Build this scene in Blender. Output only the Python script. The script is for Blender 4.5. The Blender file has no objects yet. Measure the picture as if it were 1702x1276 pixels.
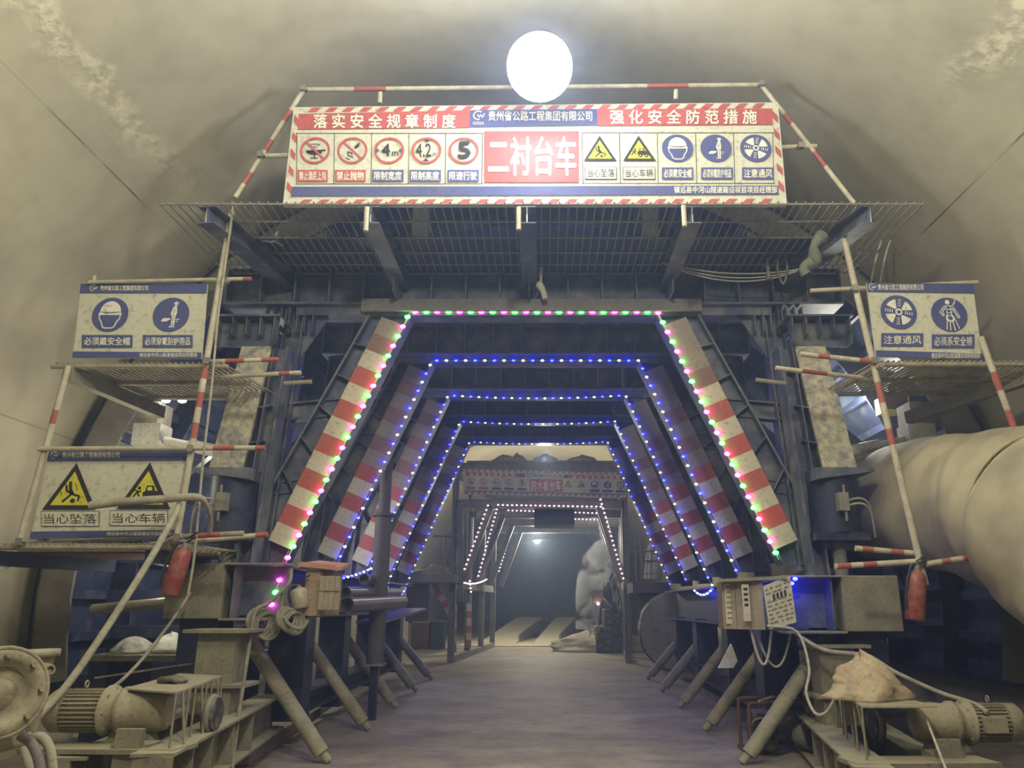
import bpy, bmesh, math, random
from mathutils import Vector, Matrix
random.seed(7)
SC = bpy.context.scene
COL = SC.collection
R = math.radians

# ------------------------------------------------------------------ camera
H = 1.5; TILT = R(16); FPX = 1280.0; CX = 905.0; CY = 638.0
cam = bpy.data.cameras.new('camera'); camo = bpy.data.objects.new('camera', cam); COL.objects.link(camo)
camo.location = (0, 0, H); camo.rotation_euler = (R(90) + TILT, 0, 0)
cam.sensor_fit = 'HORIZONTAL'; cam.sensor_width = 36.0; cam.lens = FPX * 36 / 1702
cam.shift_x = -(CX - 851) / 1702; cam.shift_y = 0; cam.clip_start = 0.05; cam.clip_end = 300
SC.camera = camo
# ------------------------------------------------------------------ look
SC.view_settings.view_transform = 'Standard'; SC.view_settings.look = 'None'
SC.view_settings.gamma = 1; SC.view_settings.exposure = 0.0
SC.cycles.use_denoising = True
SC.cycles.max_bounces = 6; SC.cycles.diffuse_bounces = 4; SC.cycles.glossy_bounces = 3
SC.cycles.volume_bounces = 0; SC.cycles.sample_clamp_indirect = 6
# ------------------------------------------------------------------ world: dusty tunnel air
W = bpy.data.worlds.new('world'); SC.world = W; W.use_nodes = True
wn = W.node_tree.nodes; wl = W.node_tree.links
wn['Background'].inputs['Color'].default_value = (0.0, 0.0, 0.0, 1)
HAZE = wn.new('ShaderNodeVolumeScatter'); HAZE.inputs['Color'].default_value = (0.55, 0.70, 1.0, 1)
HAZE.inputs['Density'].default_value = 0.010; HAZE.inputs['Anisotropy'].default_value = 0.5
wl.new(HAZE.outputs[0], wn['World Output'].inputs['Volume'])
# ------------------------------------------------------------------ lamps of the tunnel
def lamp(name, kind, loc, energy, color, size=0.2, target=None, angle=None, blend=0.6):
    l = bpy.data.lights.new(name, kind); o = bpy.data.objects.new(name, l); COL.objects.link(o)
    o.location = loc; l.energy = energy; l.color = color
    if kind == 'AREA': l.size = size
    else: l.shadow_soft_size = size
    if target is not None:
        o.rotation_euler = (Vector(target) - Vector(loc)).to_track_quat('-Z', 'Y').to_euler()
    if angle: l.spot_size = R(angle); l.spot_blend = blend
    return o
GLOBE = 150.0                                             # radiance of the big globe lamp over the banner
lamp('crown_lamp_light', 'POINT', (0.2, 1.3, 5.7), 720, (1.0, 0.96, 0.81), 0.2)    # tunnel lamps under the crown, above and behind the camera
lamp('crown_lamp_light', 'POINT', (-2.2, 3.4, 6.2), 170, (1.0, 0.95, 0.76), 0.2)
lamp('crown_lamp_light', 'POINT', (2.2, 3.2, 6.2), 170, (1.0, 0.95, 0.76), 0.2)
# ------------------------------------------------------------------ pixel helpers (measuring the photo, scene metres)
ct, st = math.cos(TILT), math.sin(TILT)
def ray(px, py):
    v = (CY - py) / FPX
    return (px - CX) / FPX, ct - st * v, st + ct * v
def P(px, py, Y):
    x, y, z = ray(px, py); t = Y / y
    return Vector((x * t, Y, H + z * t))
def PZ(px, py, Z):
    x, y, z = ray(px, py); t = (Z - H) / z
    return Vector((x * t, y * t, Z))
def floor_z(Y): return max(0.0, min(0.14, 0.02 * (Y - 8.3)))

# ------------------------------------------------------------------ materials
def srgb(r, g, b):
    f = lambda c: (c / 255 / 12.92) if c / 255 <= 0.04045 else ((c / 255 + 0.055) / 1.055) ** 2.4
    return (f(r), f(g), f(b), 1)
def mat(name, base, rough=0.7, metal=0.0, dust=0.0, dustcol=(0.30, 0.27, 0.19, 1), nscale=6.0, second=None, amount=0.5, updust=0.0, bump=0.0, bscale=40.0, detail=8.0, stretch=None, grime=0.6):
    m = bpy.data.materials.new(name); m.use_nodes = True
    N, L = m.node_tree.nodes, m.node_tree.links
    b = N['Principled BSDF']; b.inputs['Roughness'].default_value = rough; b.inputs['Metallic'].default_value = metal
    b.inputs['Specular IOR Level'].default_value = 0.35
    tc = N.new('ShaderNodeTexCoord'); col = None; vec = tc.outputs['Object']
    if stretch:
        mp = N.new('ShaderNodeMapping'); mp.inputs['Scale'].default_value = stretch; L.new(vec, mp.inputs['Vector']); vec = mp.outputs[0]
    def noise(s, d=detail):
        n = N.new('ShaderNodeTexNoise'); n.inputs['Scale'].default_value = s; n.inputs['Detail'].default_value = d
        L.new(vec, n.inputs['Vector']); return n
    def ramp(src, a, c):
        r_ = N.new('ShaderNodeMapRange'); r_.inputs[1].default_value = a; r_.inputs[2].default_value = c
        L.new(src, r_.inputs[0]); return r_.outputs[0]
    def mix(fac, A, B):
        x = N.new('ShaderNodeMix'); x.data_type = 'RGBA'
        if isinstance(fac, float): x.inputs[0].default_value = fac
        else: L.new(fac, x.inputs[0])
        for i, v in ((6, A), (7, B)):
            if isinstance(v, tuple): x.inputs[i].default_value = v
            else: L.new(v, x.inputs[i])
        return x.outputs[2]
    col = base
    if second is not None:
        col = mix(ramp(noise(nscale).outputs[0], 0.5 - amount * 0.3, 0.5 + amount * 0.3), col, second)
    if dust > 0:
        f = ramp(noise(nscale * 1.7 + 0.6).outputs[0], 0.62 - dust * 0.45, 0.95 - dust * 0.3)
        col = mix(f, col, dustcol)
    if grime > 0:
        col = mix(ramp(noise(nscale * 5 + 7).outputs[0], 0.50, 0.50 + 0.28 / grime), col, (0.05, 0.045, 0.038, 1)) if isinstance(col, tuple) else mix(ramp(noise(nscale * 5 + 7).outputs[0], 0.52, 0.52 + 0.3 / grime), col, (0.05, 0.045, 0.038, 1))
    if updust > 0:
        g = N.new('ShaderNodeNewGeometry'); s = N.new('ShaderNodeSeparateXYZ'); L.new(g.outputs['Normal'], s.inputs[0])
        r_ = N.new('ShaderNodeMapRange'); r_.inputs[1].default_value = 0.25; r_.inputs[2].default_value = 0.9; r_.inputs[4].default_value = updust
        L.new(s.outputs[2], r_.inputs[0]); col = mix(r_.outputs[0], col, dustcol)
    if isinstance(col, tuple): b.inputs['Base Color'].default_value = col
    else: L.new(col, b.inputs['Base Color'])
    if bump > 0:
        bp = N.new('ShaderNodeBump'); bp.inputs['Strength'].default_value = bump; bp.inputs['Distance'].default_value = 0.02
        L.new(noise(bscale).outputs[0], bp.inputs['Height']); L.new(bp.outputs[0], b.inputs['Normal'])
    return m
def emit(name, color, strength):
    m = bpy.data.materials.new(name); m.use_nodes = True
    b = m.node_tree.nodes['Principled BSDF']; b.inputs['Base Color'].default_value = (0.8, 0.8, 0.8, 1)
    b.inputs['Emission Color'].default_value = color; b.inputs['Emission Strength'].default_value = strength
    return m
DUST = (0.33, 0.30, 0.21, 1)
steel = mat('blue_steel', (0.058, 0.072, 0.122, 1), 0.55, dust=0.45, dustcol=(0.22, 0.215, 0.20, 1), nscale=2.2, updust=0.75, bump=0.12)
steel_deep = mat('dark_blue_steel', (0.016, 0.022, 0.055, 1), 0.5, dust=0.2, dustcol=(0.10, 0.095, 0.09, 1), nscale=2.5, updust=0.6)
steel_grey = mat('grey_steel', (0.16, 0.155, 0.14, 1), 0.6, dust=0.5, dustcol=(0.26, 0.24, 0.19, 1), nscale=3, updust=0.7)
caked = mat('cement_caked_steel', (0.56, 0.52, 0.37, 1), 0.85, nscale=15, second=(0.25, 0.24, 0.25, 1), amount=0.5, updust=0.5, bump=0.5, bscale=30)
dusty = mat('dust_covered_steel', (0.27, 0.25, 0.17, 1), 0.85, nscale=5, second=(0.16, 0.15, 0.115, 1), amount=0.9, updust=0.6, dustcol=(0.36, 0.33, 0.22, 1), bump=0.35)
shell_m = mat('shell_plate', (0.20, 0.18, 0.14, 1), 0.8, nscale=3, second=(0.11, 0.10, 0.085, 1), amount=0.8, bump=0.3)
pole_w = mat('pole_white_paint', (0.52, 0.48, 0.36, 1), 0.6, nscale=9, second=(0.33, 0.30, 0.22, 1), amount=0.8, updust=0.3)
pole_r = mat('pole_red_paint', (0.36, 0.06, 0.045, 1), 0.6, nscale=12, second=(0.30, 0.12, 0.09, 1), amount=0.8)
pole_g = mat('pole_bare_dusty', (0.34, 0.31, 0.22, 1), 0.75, nscale=9, second=(0.20, 0.18, 0.13, 1), amount=0.8)
board_w = mat('sign_white', (0.54, 0.535, 0.43, 1), 0.55, nscale=2.5, second=(0.46, 0.455, 0.37, 1), amount=0.9)
board_y = mat('board_white_dirty', (0.58, 0.54, 0.42, 1), 0.6, nscale=8, second=(0.42, 0.39, 0.30, 1), amount=0.8)
s_red = mat('sign_red', (0.42, 0.07, 0.07, 1), 0.5, nscale=3, second=(0.36, 0.09, 0.085, 1), amount=0.9)
s_blue = mat('sign_blue', (0.055, 0.07, 0.22, 1), 0.5, nscale=3, second=(0.08, 0.09, 0.20, 1), amount=0.9)
s_black = mat('sign_black', (0.022, 0.020, 0.022, 1), 0.6)
s_yellow = mat('sign_yellow', (0.62, 0.58, 0.04, 1), 0.5, nscale=4, second=(0.50, 0.47, 0.05, 1), amount=0.8)
s_white = mat('sign_lettering_white', (0.66, 0.65, 0.55, 1), 0.5)
wood = mat('weathered_wood', (0.30, 0.22, 0.15, 1), 0.85, nscale=6, second=(0.20, 0.15, 0.11, 1), amount=0.9, updust=0.4)
ext_red = mat('extinguisher_red', (0.22, 0.022, 0.02, 1), 0.45, dust=0.55, dustcol=(0.24, 0.15, 0.11, 1), nscale=8)
fabric = mat('duct_fabric', (0.40, 0.355, 0.235, 1), 0.8, nscale=1.3, second=(0.20, 0.175, 0.13, 1), amount=0.5, bump=0.4, bscale=4, grime=0)
hose_m = mat('dusty_hose', (0.36, 0.34, 0.25, 1), 0.8, nscale=8, second=(0.24, 0.22, 0.17, 1), amount=0.7)
cable_m = mat('pale_cable', (0.42, 0.40, 0.33, 1), 0.7)
dark_rub = mat('black_rubber', (0.02, 0.02, 0.022, 1), 0.7, updust=0.3)
cloth_m = mat('sack_cloth', (0.46, 0.39, 0.26, 1), 0.9, nscale=5, second=(0.34, 0.24, 0.17, 1), amount=0.8, bump=0.4, bscale=25)
white_paint = mat('white_paint', (0.62, 0.60, 0.52, 1), 0.6, nscale=5, second=(0.48, 0.46, 0.38, 1), amount=0.7)
rust = mat('rusty_brown', (0.16, 0.07, 0.045, 1), 0.8, nscale=5, second=(0.10, 0.06, 0.045, 1), amount=0.8)
green_p = mat('dark_green_paint', (0.03, 0.06, 0.045, 1), 0.6, updust=0.4)

def lining_material(name, base, second):
    m = bpy.data.materials.new(name); m.use_nodes = True
    N, L = m.node_tree.nodes, m.node_tree.links; b = N['Principled BSDF']
    b.inputs['Roughness'].default_value = 0.82; b.inputs['Specular IOR Level'].default_value = 0.25
    tc = N.new('ShaderNodeTexCoord'); sx = N.new('ShaderNodeSeparateXYZ'); L.new(tc.outputs['Object'], sx.inputs[0])
    def M(op, a, c=None):
        n = N.new('ShaderNodeMath'); n.operation = op
        for i, v in ((0, a), (1, c)):
            if v is None: continue
            if isinstance(v, (int, float)): n.inputs[i].default_value = v
            else: L.new(v, n.inputs[i])
        return n.outputs[0]
    def noise(s, d=6.0, dist=0.0):
        n = N.new('ShaderNodeTexNoise'); n.inputs['Scale'].default_value = s; n.inputs['Detail'].default_value = d
        n.inputs['Distortion'].default_value = dist
        L.new(tc.outputs['Object'], n.inputs['Vector']); return n.outputs[0]
    def mr(src, a, c, lo=0.0, hi=1.0):
        r_ = N.new('ShaderNodeMapRange'); r_.inputs[1].default_value = a; r_.inputs[2].default_value = c
        r_.inputs[3].default_value = lo; r_.inputs[4].default_value = hi; L.new(src, r_.inputs[0]); return r_.outputs[0]
    def mix(fac, A, B):
        x = N.new('ShaderNodeMix'); x.data_type = 'RGBA'; L.new(fac, x.inputs[0])
        for i, v in ((6, A), (7, B)):
            if isinstance(v, tuple): x.inputs[i].default_value = v
            else: L.new(v, x.inputs[i])
        return x.outputs[2]
    col = mix(mr(noise(0.55, 5, 0.4), 0.35, 0.68), base, second)
    col = mix(mr(noise(3.5, 9), 0.45, 0.75, 0, 0.35), col, tuple(c * 0.72 for c in second[:3]) + (1,))
    # rough ring joint of the cast and thin board joints along the tunnel
    wob = M('MULTIPLY', M('SUBTRACT', noise(2.2, 8), 0.5), 0.5)
    ang = M('ARCTAN2', M('SUBTRACT', sx.outputs[2], 1.7), M('ADD', sx.outputs[0], 0.1))
    band = mr(M('ABSOLUTE', M('ADD', M('SUBTRACT', ang, R(132.6)), M('MULTIPLY', wob, 0.2))), 0.006, 0.035, 1, 0)
    band2 = mr(M('ABSOLUTE', M('ADD', M('SUBTRACT', ang, R(48.0)), M('MULTIPLY', wob, 0.25))), 0.01, 0.05, 1, 0)
    band2 = M('MULTIPLY', band2, mr(sx.outputs[1], 5.3, 6.2, 1, 0))
    rf = M('MULTIPLY', M('MAXIMUM', M('MULTIPLY', band, mr(sx.outputs[1], 6.0, 8.5, 1, 0)), band2), mr(noise(9, 8), 0.4, 0.62))
    col = mix(M('MULTIPLY', rf, 0.8), col, tuple(min(1, c * 1.3) for c in base[:3]) + (1,))
    for a0, gate in ((136.9, 1), (41.2, 1), (163.0, 0.5)):
        d = M('ABSOLUTE', M('SUBTRACT', ang, R(a0)))
        f = M('MULTIPLY', mr(d, 0.0008, 0.0022, 1, 0), mr(noise(1.3, 3), 0.45, 0.6, 0.15, 0.8 * gate))
        col = mix(f, col, (0.05, 0.045, 0.035, 1))
    L.new(col, b.inputs['Base Color'])
    bp = N.new('ShaderNodeBump'); bp.inputs['Strength'].default_value = 0.25; bp.inputs['Distance'].default_value = 0.03
    L.new(M('ADD', noise(2.5, 8), M('MULTIPLY', rf, 1.2)), bp.inputs['Height']); L.new(bp.outputs[0], b.inputs['Normal'])
    return m
lining_m = lining_material('concrete_lining', (0.43, 0.40, 0.285, 1), (0.32, 0.298, 0.22, 1))
floor_m = mat('dusty_concrete_floor', (0.37, 0.33, 0.255, 1), 0.68, nscale=1.1, second=(0.21, 0.18, 0.145, 1), amount=0.8, dust=0.35, dustcol=(0.13, 0.105, 0.10, 1), bump=0.5, bscale=5, stretch=(0.7, 1.0, 1.0))
pale_floor = mat('pale_floor_tone', (0.42, 0.39, 0.28, 1), 0.85, nscale=2, second=(0.33, 0.31, 0.23, 1), amount=0.9, bump=0.3, bscale=6)

# ------------------------------------------------------------------ mesh builder
class MB:
    def __init__(s): s.v = []; s.f = []; s.m = []; s.sm = []; s.mats = []
    def mi(s, m):
        if m not in s.mats: s.mats.append(m)
        return s.mats.index(m)
    def add(s, vs, fs, m, smooth=False):
        o = len(s.v); k = s.mi(m); s.v += [tuple(v) for v in vs]
        for f in fs: s.f.append([o + i for i in f]); s.m.append(k); s.sm.append(smooth)
    def box(s, x0, x1, y0, y1, z0, z1, m):
        vs = [(x, y, z) for z in (z0, z1) for y in (y0, y1) for x in (x0, x1)]
        s.add(vs, [(0, 2, 3, 1), (4, 5, 7, 6), (0, 1, 5, 4), (2, 6, 7, 3), (0, 4, 6, 2), (1, 3, 7, 5)], m); return s
    def beam(s, a, b, w, h, m, up=(0, 0, 1), off=(0, 0)):
        a, b = Vector(a), Vector(b); d = (b - a).normalized(); u = Vector(up)
        sd = d.cross(u)
        if sd.length < 1e-4: sd = d.cross(Vector((0, 1, 0)))
        sd.normalize(); u = sd.cross(d).normalized()
        vs = [p + sd * (off[0] + i * w / 2) + u * (off[1] + j * h / 2) for p in (a, b) for i, j in ((-1, -1), (1, -1), (1, 1), (-1, 1))]
        s.add(vs, [(3, 2, 1, 0), (4, 5, 6, 7), (0, 1, 5, 4), (1, 2, 6, 5), (2, 3, 7, 6), (3, 0, 4, 7)], m); return s
    def ibeam(s, a, b, h, w, m, up=(0, 0, 1), t=0.018):
        s.beam(a, b, t, h - 2 * t, m, up)
        s.beam(a, b, w, t, m, up, (0, h / 2 - t / 2)); s.beam(a, b, w, t, m, up, (0, -h / 2 + t / 2)); return s
    def prism(s, pts, m, y0, y1):                         # polygon in (x, z) extruded along y
        n = len(pts); vs = [(p[0], y0, p[1]) for p in pts] + [(p[0], y1, p[1]) for p in pts]
        s.add(vs, [tuple(range(n)), tuple(range(2 * n - 1, n - 1, -1))] + [(i, i + n, (i + 1) % n + n, (i + 1) % n) for i in range(n)], m); return s
    def tube(s, pts, r, m, seg=10, caps=True, hollow=0.0, smooth=True):
        pts = [Vector(p) for p in pts]; rs = r if isinstance(r, (list, tuple)) else [r] * len(pts)
        if 4 <= len(pts) <= 14 and rs[0] != 0.006:        # hoses and cables run in smooth bends
            np_, nr_ = [], []
            for i in range(len(pts) - 1):
                a, b, c, d = pts[max(i - 1, 0)], pts[i], pts[i + 1], pts[min(i + 2, len(pts) - 1)]
                for k in range(5):
                    t = k / 5; np_.append(0.5 * (2 * b + (c - a) * t + (2 * a - 5 * b + 4 * c - d) * t * t + (3 * b - a - 3 * c + d) * t ** 3)); nr_.append(rs[i] + (rs[i + 1] - rs[i]) * t)
            pts, rs = np_ + [pts[-1]], nr_ + [rs[-1]]
        d0 = (pts[1] - pts[0]).normalized(); u = Vector((0, 0, 1)) if abs(d0.z) < 0.9 else Vector((0, 1, 0))
        vs = []
        for i, p in enumerate(pts):
            d = (pts[min(i + 1, len(pts) - 1)] - pts[max(i - 1, 0)])
            d = d.normalized() if d.length > 1e-6 else d0
            sd = d.cross(u)
            if sd.length < 1e-3: sd = d.cross(Vector((1, 0, 0)))
            sd.normalize(); u = sd.cross(d).normalized()
            vs += [p + (sd * math.cos(2 * math.pi * k / seg) + u * math.sin(2 * math.pi * k / seg)) * rs[i] for k in range(seg)]
        n = len(pts)
        fs = [(i * seg + k, i * seg + (k + 1) % seg, (i + 1) * seg + (k + 1) % seg, (i + 1) * seg + k) for i in range(n - 1) for k in range(seg)]
        s.add(vs, fs, m, smooth)
        if hollow > 0:
            for e, q in ((0, 1), (n - 1, -1)):
                c = pts[e]; ring = vs[e * seg:(e + 1) * seg]; inner = [c + (p - c) * hollow for p in ring]
                d = (pts[1] - pts[0] if e == 0 else pts[-2] - pts[-1]).normalized() * rs[e] * 2.5
                deep = [p + d for p in inner]
                s.add(ring + inner + deep, [(k, (k + 1) % seg, seg + (k + 1) % seg, seg + k) for k in range(seg)] + [(seg + k, seg + (k + 1) % seg, 2 * seg + (k + 1) % seg, 2 * seg + k) for k in range(seg)] + [tuple(range(2 * seg, 3 * seg))], m)
        elif caps:
            s.add(vs[:seg] + vs[-seg:], [tuple(range(seg - 1, -1, -1)), tuple(range(seg, 2 * seg))], m)
        return s
    def lathe(s, prof, m, origin, axis=(0, 0, 1), seg=20, smooth=True):   # prof: (radius, height)
        ax = Vector(axis).normalized(); q = Vector((1, 0, 0)) if abs(ax.x) < 0.9 else Vector((0, 1, 0))
        sd = ax.cross(q).normalized(); u = sd.cross(ax); o = Vector(origin)
        vs = [o + ax * h + (sd * math.cos(2 * math.pi * k / seg) + u * math.sin(2 * math.pi * k / seg)) * max(r, 1e-4) for r, h in prof for k in range(seg)]
        n = len(prof)
        s.add(vs, [(i * seg + k, i * seg + (k + 1) % seg, (i + 1) * seg + (k + 1) % seg, (i + 1) * seg + k) for i in range(n - 1) for k in range(seg)], m, smooth)
        s.add(vs[:seg] + vs[-seg:], [tuple(range(seg - 1, -1, -1)), tuple(range(seg, 2 * seg))], m); return s
    def cyl(s, a, b, r, m, seg=16): return s.tube([a, b], r, m, seg)
    def torus(s, c, ax, R_, r, m, seg=20, t=8):
        ax = Vector(ax).normalized(); q = Vector((0, 0, 1)) if abs(ax.z) < 0.9 else Vector((1, 0, 0)); a = ax.cross(q).normalized(); b = ax.cross(a); c = Vector(c)
        pts = [c + (a * math.cos(2 * math.pi * k / seg) + b * math.sin(2 * math.pi * k / seg)) * R_ for k in range(seg)]
        vs = []
        for k, p in enumerate(pts):
            o = (p - c).normalized(); vs += [p + (o * math.cos(2 * math.pi * j / t) + ax * math.sin(2 * math.pi * j / t)) * r for j in range(t)]
        s.add(vs, [(k * t + j, k * t + (j + 1) % t, ((k + 1) % seg) * t + (j + 1) % t, ((k + 1) % seg) * t + j) for k in range(seg) for j in range(t)], m, True); return s
ORG = {}
def link(o, parent, org):
    COL.objects.link(o)
    if parent is not None: o.parent = parent; org = ORG[parent.name]
    else: o.location = org
    ORG[o.name] = Vector(org); return Vector(org)
def tag(o, label=None, cat=None, group=None, kind=None):
    for k, v in (('label', label), ('category', cat), ('group', group), ('kind', kind)):
        if v: o[k] = v
    return o
def build(name, mb, parent=None, label=None, cat=None, group=None, kind=None, origin=None, bevel=0.0):
    me = bpy.data.meshes.new(name); o = bpy.data.objects.new(name, me)
    if origin is None and parent is None:
        if kind == 'structure' or not mb.v: origin = (0, 0, 0)
        else:
            lo = [min(v[i] for v in mb.v) for i in range(3)]; hi = [max(v[i] for v in mb.v) for i in range(3)]
            origin = ((lo[0] + hi[0]) / 2, (lo[1] + hi[1]) / 2, lo[2])
    og = link(o, parent, Vector(origin) if origin is not None else None)
    me.from_pydata([tuple(Vector(v) - og) for v in mb.v], [], mb.f)
    for m in mb.mats: me.materials.append(m)
    me.polygons.foreach_set('material_index', mb.m); me.polygons.foreach_set('use_smooth', mb.sm)
    bm = bmesh.new(); bm.from_mesh(me); bmesh.ops.recalc_face_normals(bm, faces=bm.faces); bm.to_mesh(me); bm.free(); me.update()
    if bevel > 0:
        md = o.modifiers.new('bevel', 'BEVEL'); md.width = bevel; md.segments = 2; md.limit_method = 'ANGLE'
    return tag(o, label, cat, group, kind)
def thing(name, loc, label, cat, group=None):
    o = bpy.data.objects.new(name, None); o.empty_display_size = 0.1; link(o, None, Vector(loc)); return tag(o, label, cat, group)
def node(name, parent, label=None):
    o = bpy.data.objects.new(name, None); o.empty_display_size = 0.1; link(o, parent, None); return tag(o, label)
def put(name, mesh, parent, pos):                         # a shared-mesh part at a world position
    o = bpy.data.objects.new(name, mesh); COL.objects.link(o); o.parent = parent; o.location = Vector(pos) - ORG[parent.name]; return o
film_w = mat('reflective_white_film', (0.50, 0.46, 0.36, 1), 0.5, nscale=4, second=(0.38, 0.35, 0.28, 1), amount=0.9)
pole_red_film = mat('reflective_red_film', (0.40, 0.06, 0.05, 1), 0.5, nscale=4, second=(0.30, 0.11, 0.09, 1), amount=0.9)
wood_grey = mat('grey_plank', (0.20, 0.19, 0.165, 1), 0.8, nscale=3, second=(0.15, 0.145, 0.13, 1), amount=0.9)
led_m = {'pink': emit('pink_led', (1.0, 0.012, 0.55, 1), 34), 'green': emit('green_led', (0.008, 1.0, 0.04, 1), 28), 'blue': emit('blue_led', (0.003, 0.005, 1.0, 1), 110), 'white': emit('white_led', (0.60, 0.68, 1.0, 1), 7), 'warm': emit('warm_pink_led', (1.0, 0.62, 0.88, 1), 5)}
steel_edge = mat('dust_edged_steel', (0.15, 0.16, 0.19, 1), 0.7, nscale=5, second=(0.09, 0.10, 0.13, 1), amount=0.9)
globe_m = emit('globe_lamp_glass', (0.9, 0.95, 1.0, 1), GLOBE)
cap_m = emit('added_dim_glow', (0.95, 0.98, 1.0, 1), 2.5)
rope_m = mat('dirty_rope', (0.20, 0.19, 0.14, 1), 0.9, nscale=20, second=(0.12, 0.11, 0.09, 1))
net_m = mat('netting_rag', (0.13, 0.15, 0.11, 1), 0.95, nscale=20, second=(0.2, 0.2, 0.16, 1), bump=0.6)
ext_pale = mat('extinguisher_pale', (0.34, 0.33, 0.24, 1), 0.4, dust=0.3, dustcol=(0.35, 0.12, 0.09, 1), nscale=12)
wood_planed = mat('planed_wood', (0.34, 0.25, 0.18, 1), 0.8, nscale=7, second=(0.27, 0.19, 0.13, 1), amount=0.8)  # paler wood for a cabinet front and a frame
lid_red = mat('faded_red_lid', (0.42, 0.20, 0.16, 1), 0.8, nscale=7, second=(0.34, 0.17, 0.13, 1), amount=0.8)
wood_pale = mat('pale_old_wood', (0.33, 0.285, 0.21, 1), 0.85, nscale=8, second=(0.24, 0.20, 0.15, 1), amount=0.9, bump=0.2)
ink = mat('faded_ink', (0.16, 0.15, 0.14, 1), 0.8)
paper = mat('notice_paper', (0.50, 0.48, 0.42, 1), 0.8, nscale=5, second=(0.42, 0.40, 0.34, 1), amount=0.9)
steel_pipe = mat('grey_pipe', (0.20, 0.185, 0.18, 1), 0.35, metal=0.4, dust=0.3)
post_m = mat('grey_post', (0.115, 0.105, 0.10, 1), 0.75, nscale=3, second=(0.075, 0.07, 0.066, 1), amount=0.9)
plate_m = mat('dust_thick_plate', (0.36, 0.33, 0.22, 1), 0.9, nscale=9, second=(0.26, 0.235, 0.16, 1), amount=0.9, bump=0.4, bscale=30)
motor_m = mat('dusty_motor', (0.33, 0.30, 0.20, 1), 0.8, nscale=6, second=(0.22, 0.20, 0.13, 1), amount=0.9, updust=0.4, bump=0.2)
pump_m = mat('cement_spattered_pump', (0.34, 0.31, 0.20, 1), 0.85, nscale=5, second=(0.16, 0.135, 0.095, 1), amount=0.8, updust=0.4, bump=0.5, bscale=20)
purple_hose = mat('dull_hose', (0.17, 0.15, 0.14, 1), 0.7)
glove_m = mat('dark_gloves', (0.07, 0.06, 0.05, 1), 0.9, dust=0.3)
dark_m = mat('dark_engine', (0.035, 0.033, 0.032, 1), 0.6, dust=0.3, updust=0.4)
duct_far = mat('pale_duct', (0.36, 0.32, 0.25, 1), 0.7, nscale=1.2, second=(0.25, 0.225, 0.18, 1), amount=0.9)
work_m = emit('work_lamp_glass', (1.0, 0.97, 0.85, 1), 60)
rod_m = mat('dusty_rod', (0.27, 0.26, 0.22, 1), 0.8, nscale=5, second=(0.17, 0.165, 0.15, 1), amount=0.9)
film_shaded = mat('deck_shaded_film', (0.27, 0.235, 0.19, 1), 0.8, nscale=4, second=(0.21, 0.18, 0.15, 1), amount=0.9)  # shaded copies of both films, deck shade mixed into the colour
red_shaded = mat('deck_shaded_red_film', (0.22, 0.13, 0.11, 1), 0.8, nscale=4, second=(0.18, 0.11, 0.09, 1), amount=0.9)
coil_m = mat('dusty_coil', (0.26, 0.245, 0.18, 1), 0.85, nscale=8, second=(0.14, 0.13, 0.10, 1), amount=0.7)
yellow_m = mat('yellow_edge', (0.6, 0.5, 0.15, 1), 0.6)
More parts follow.
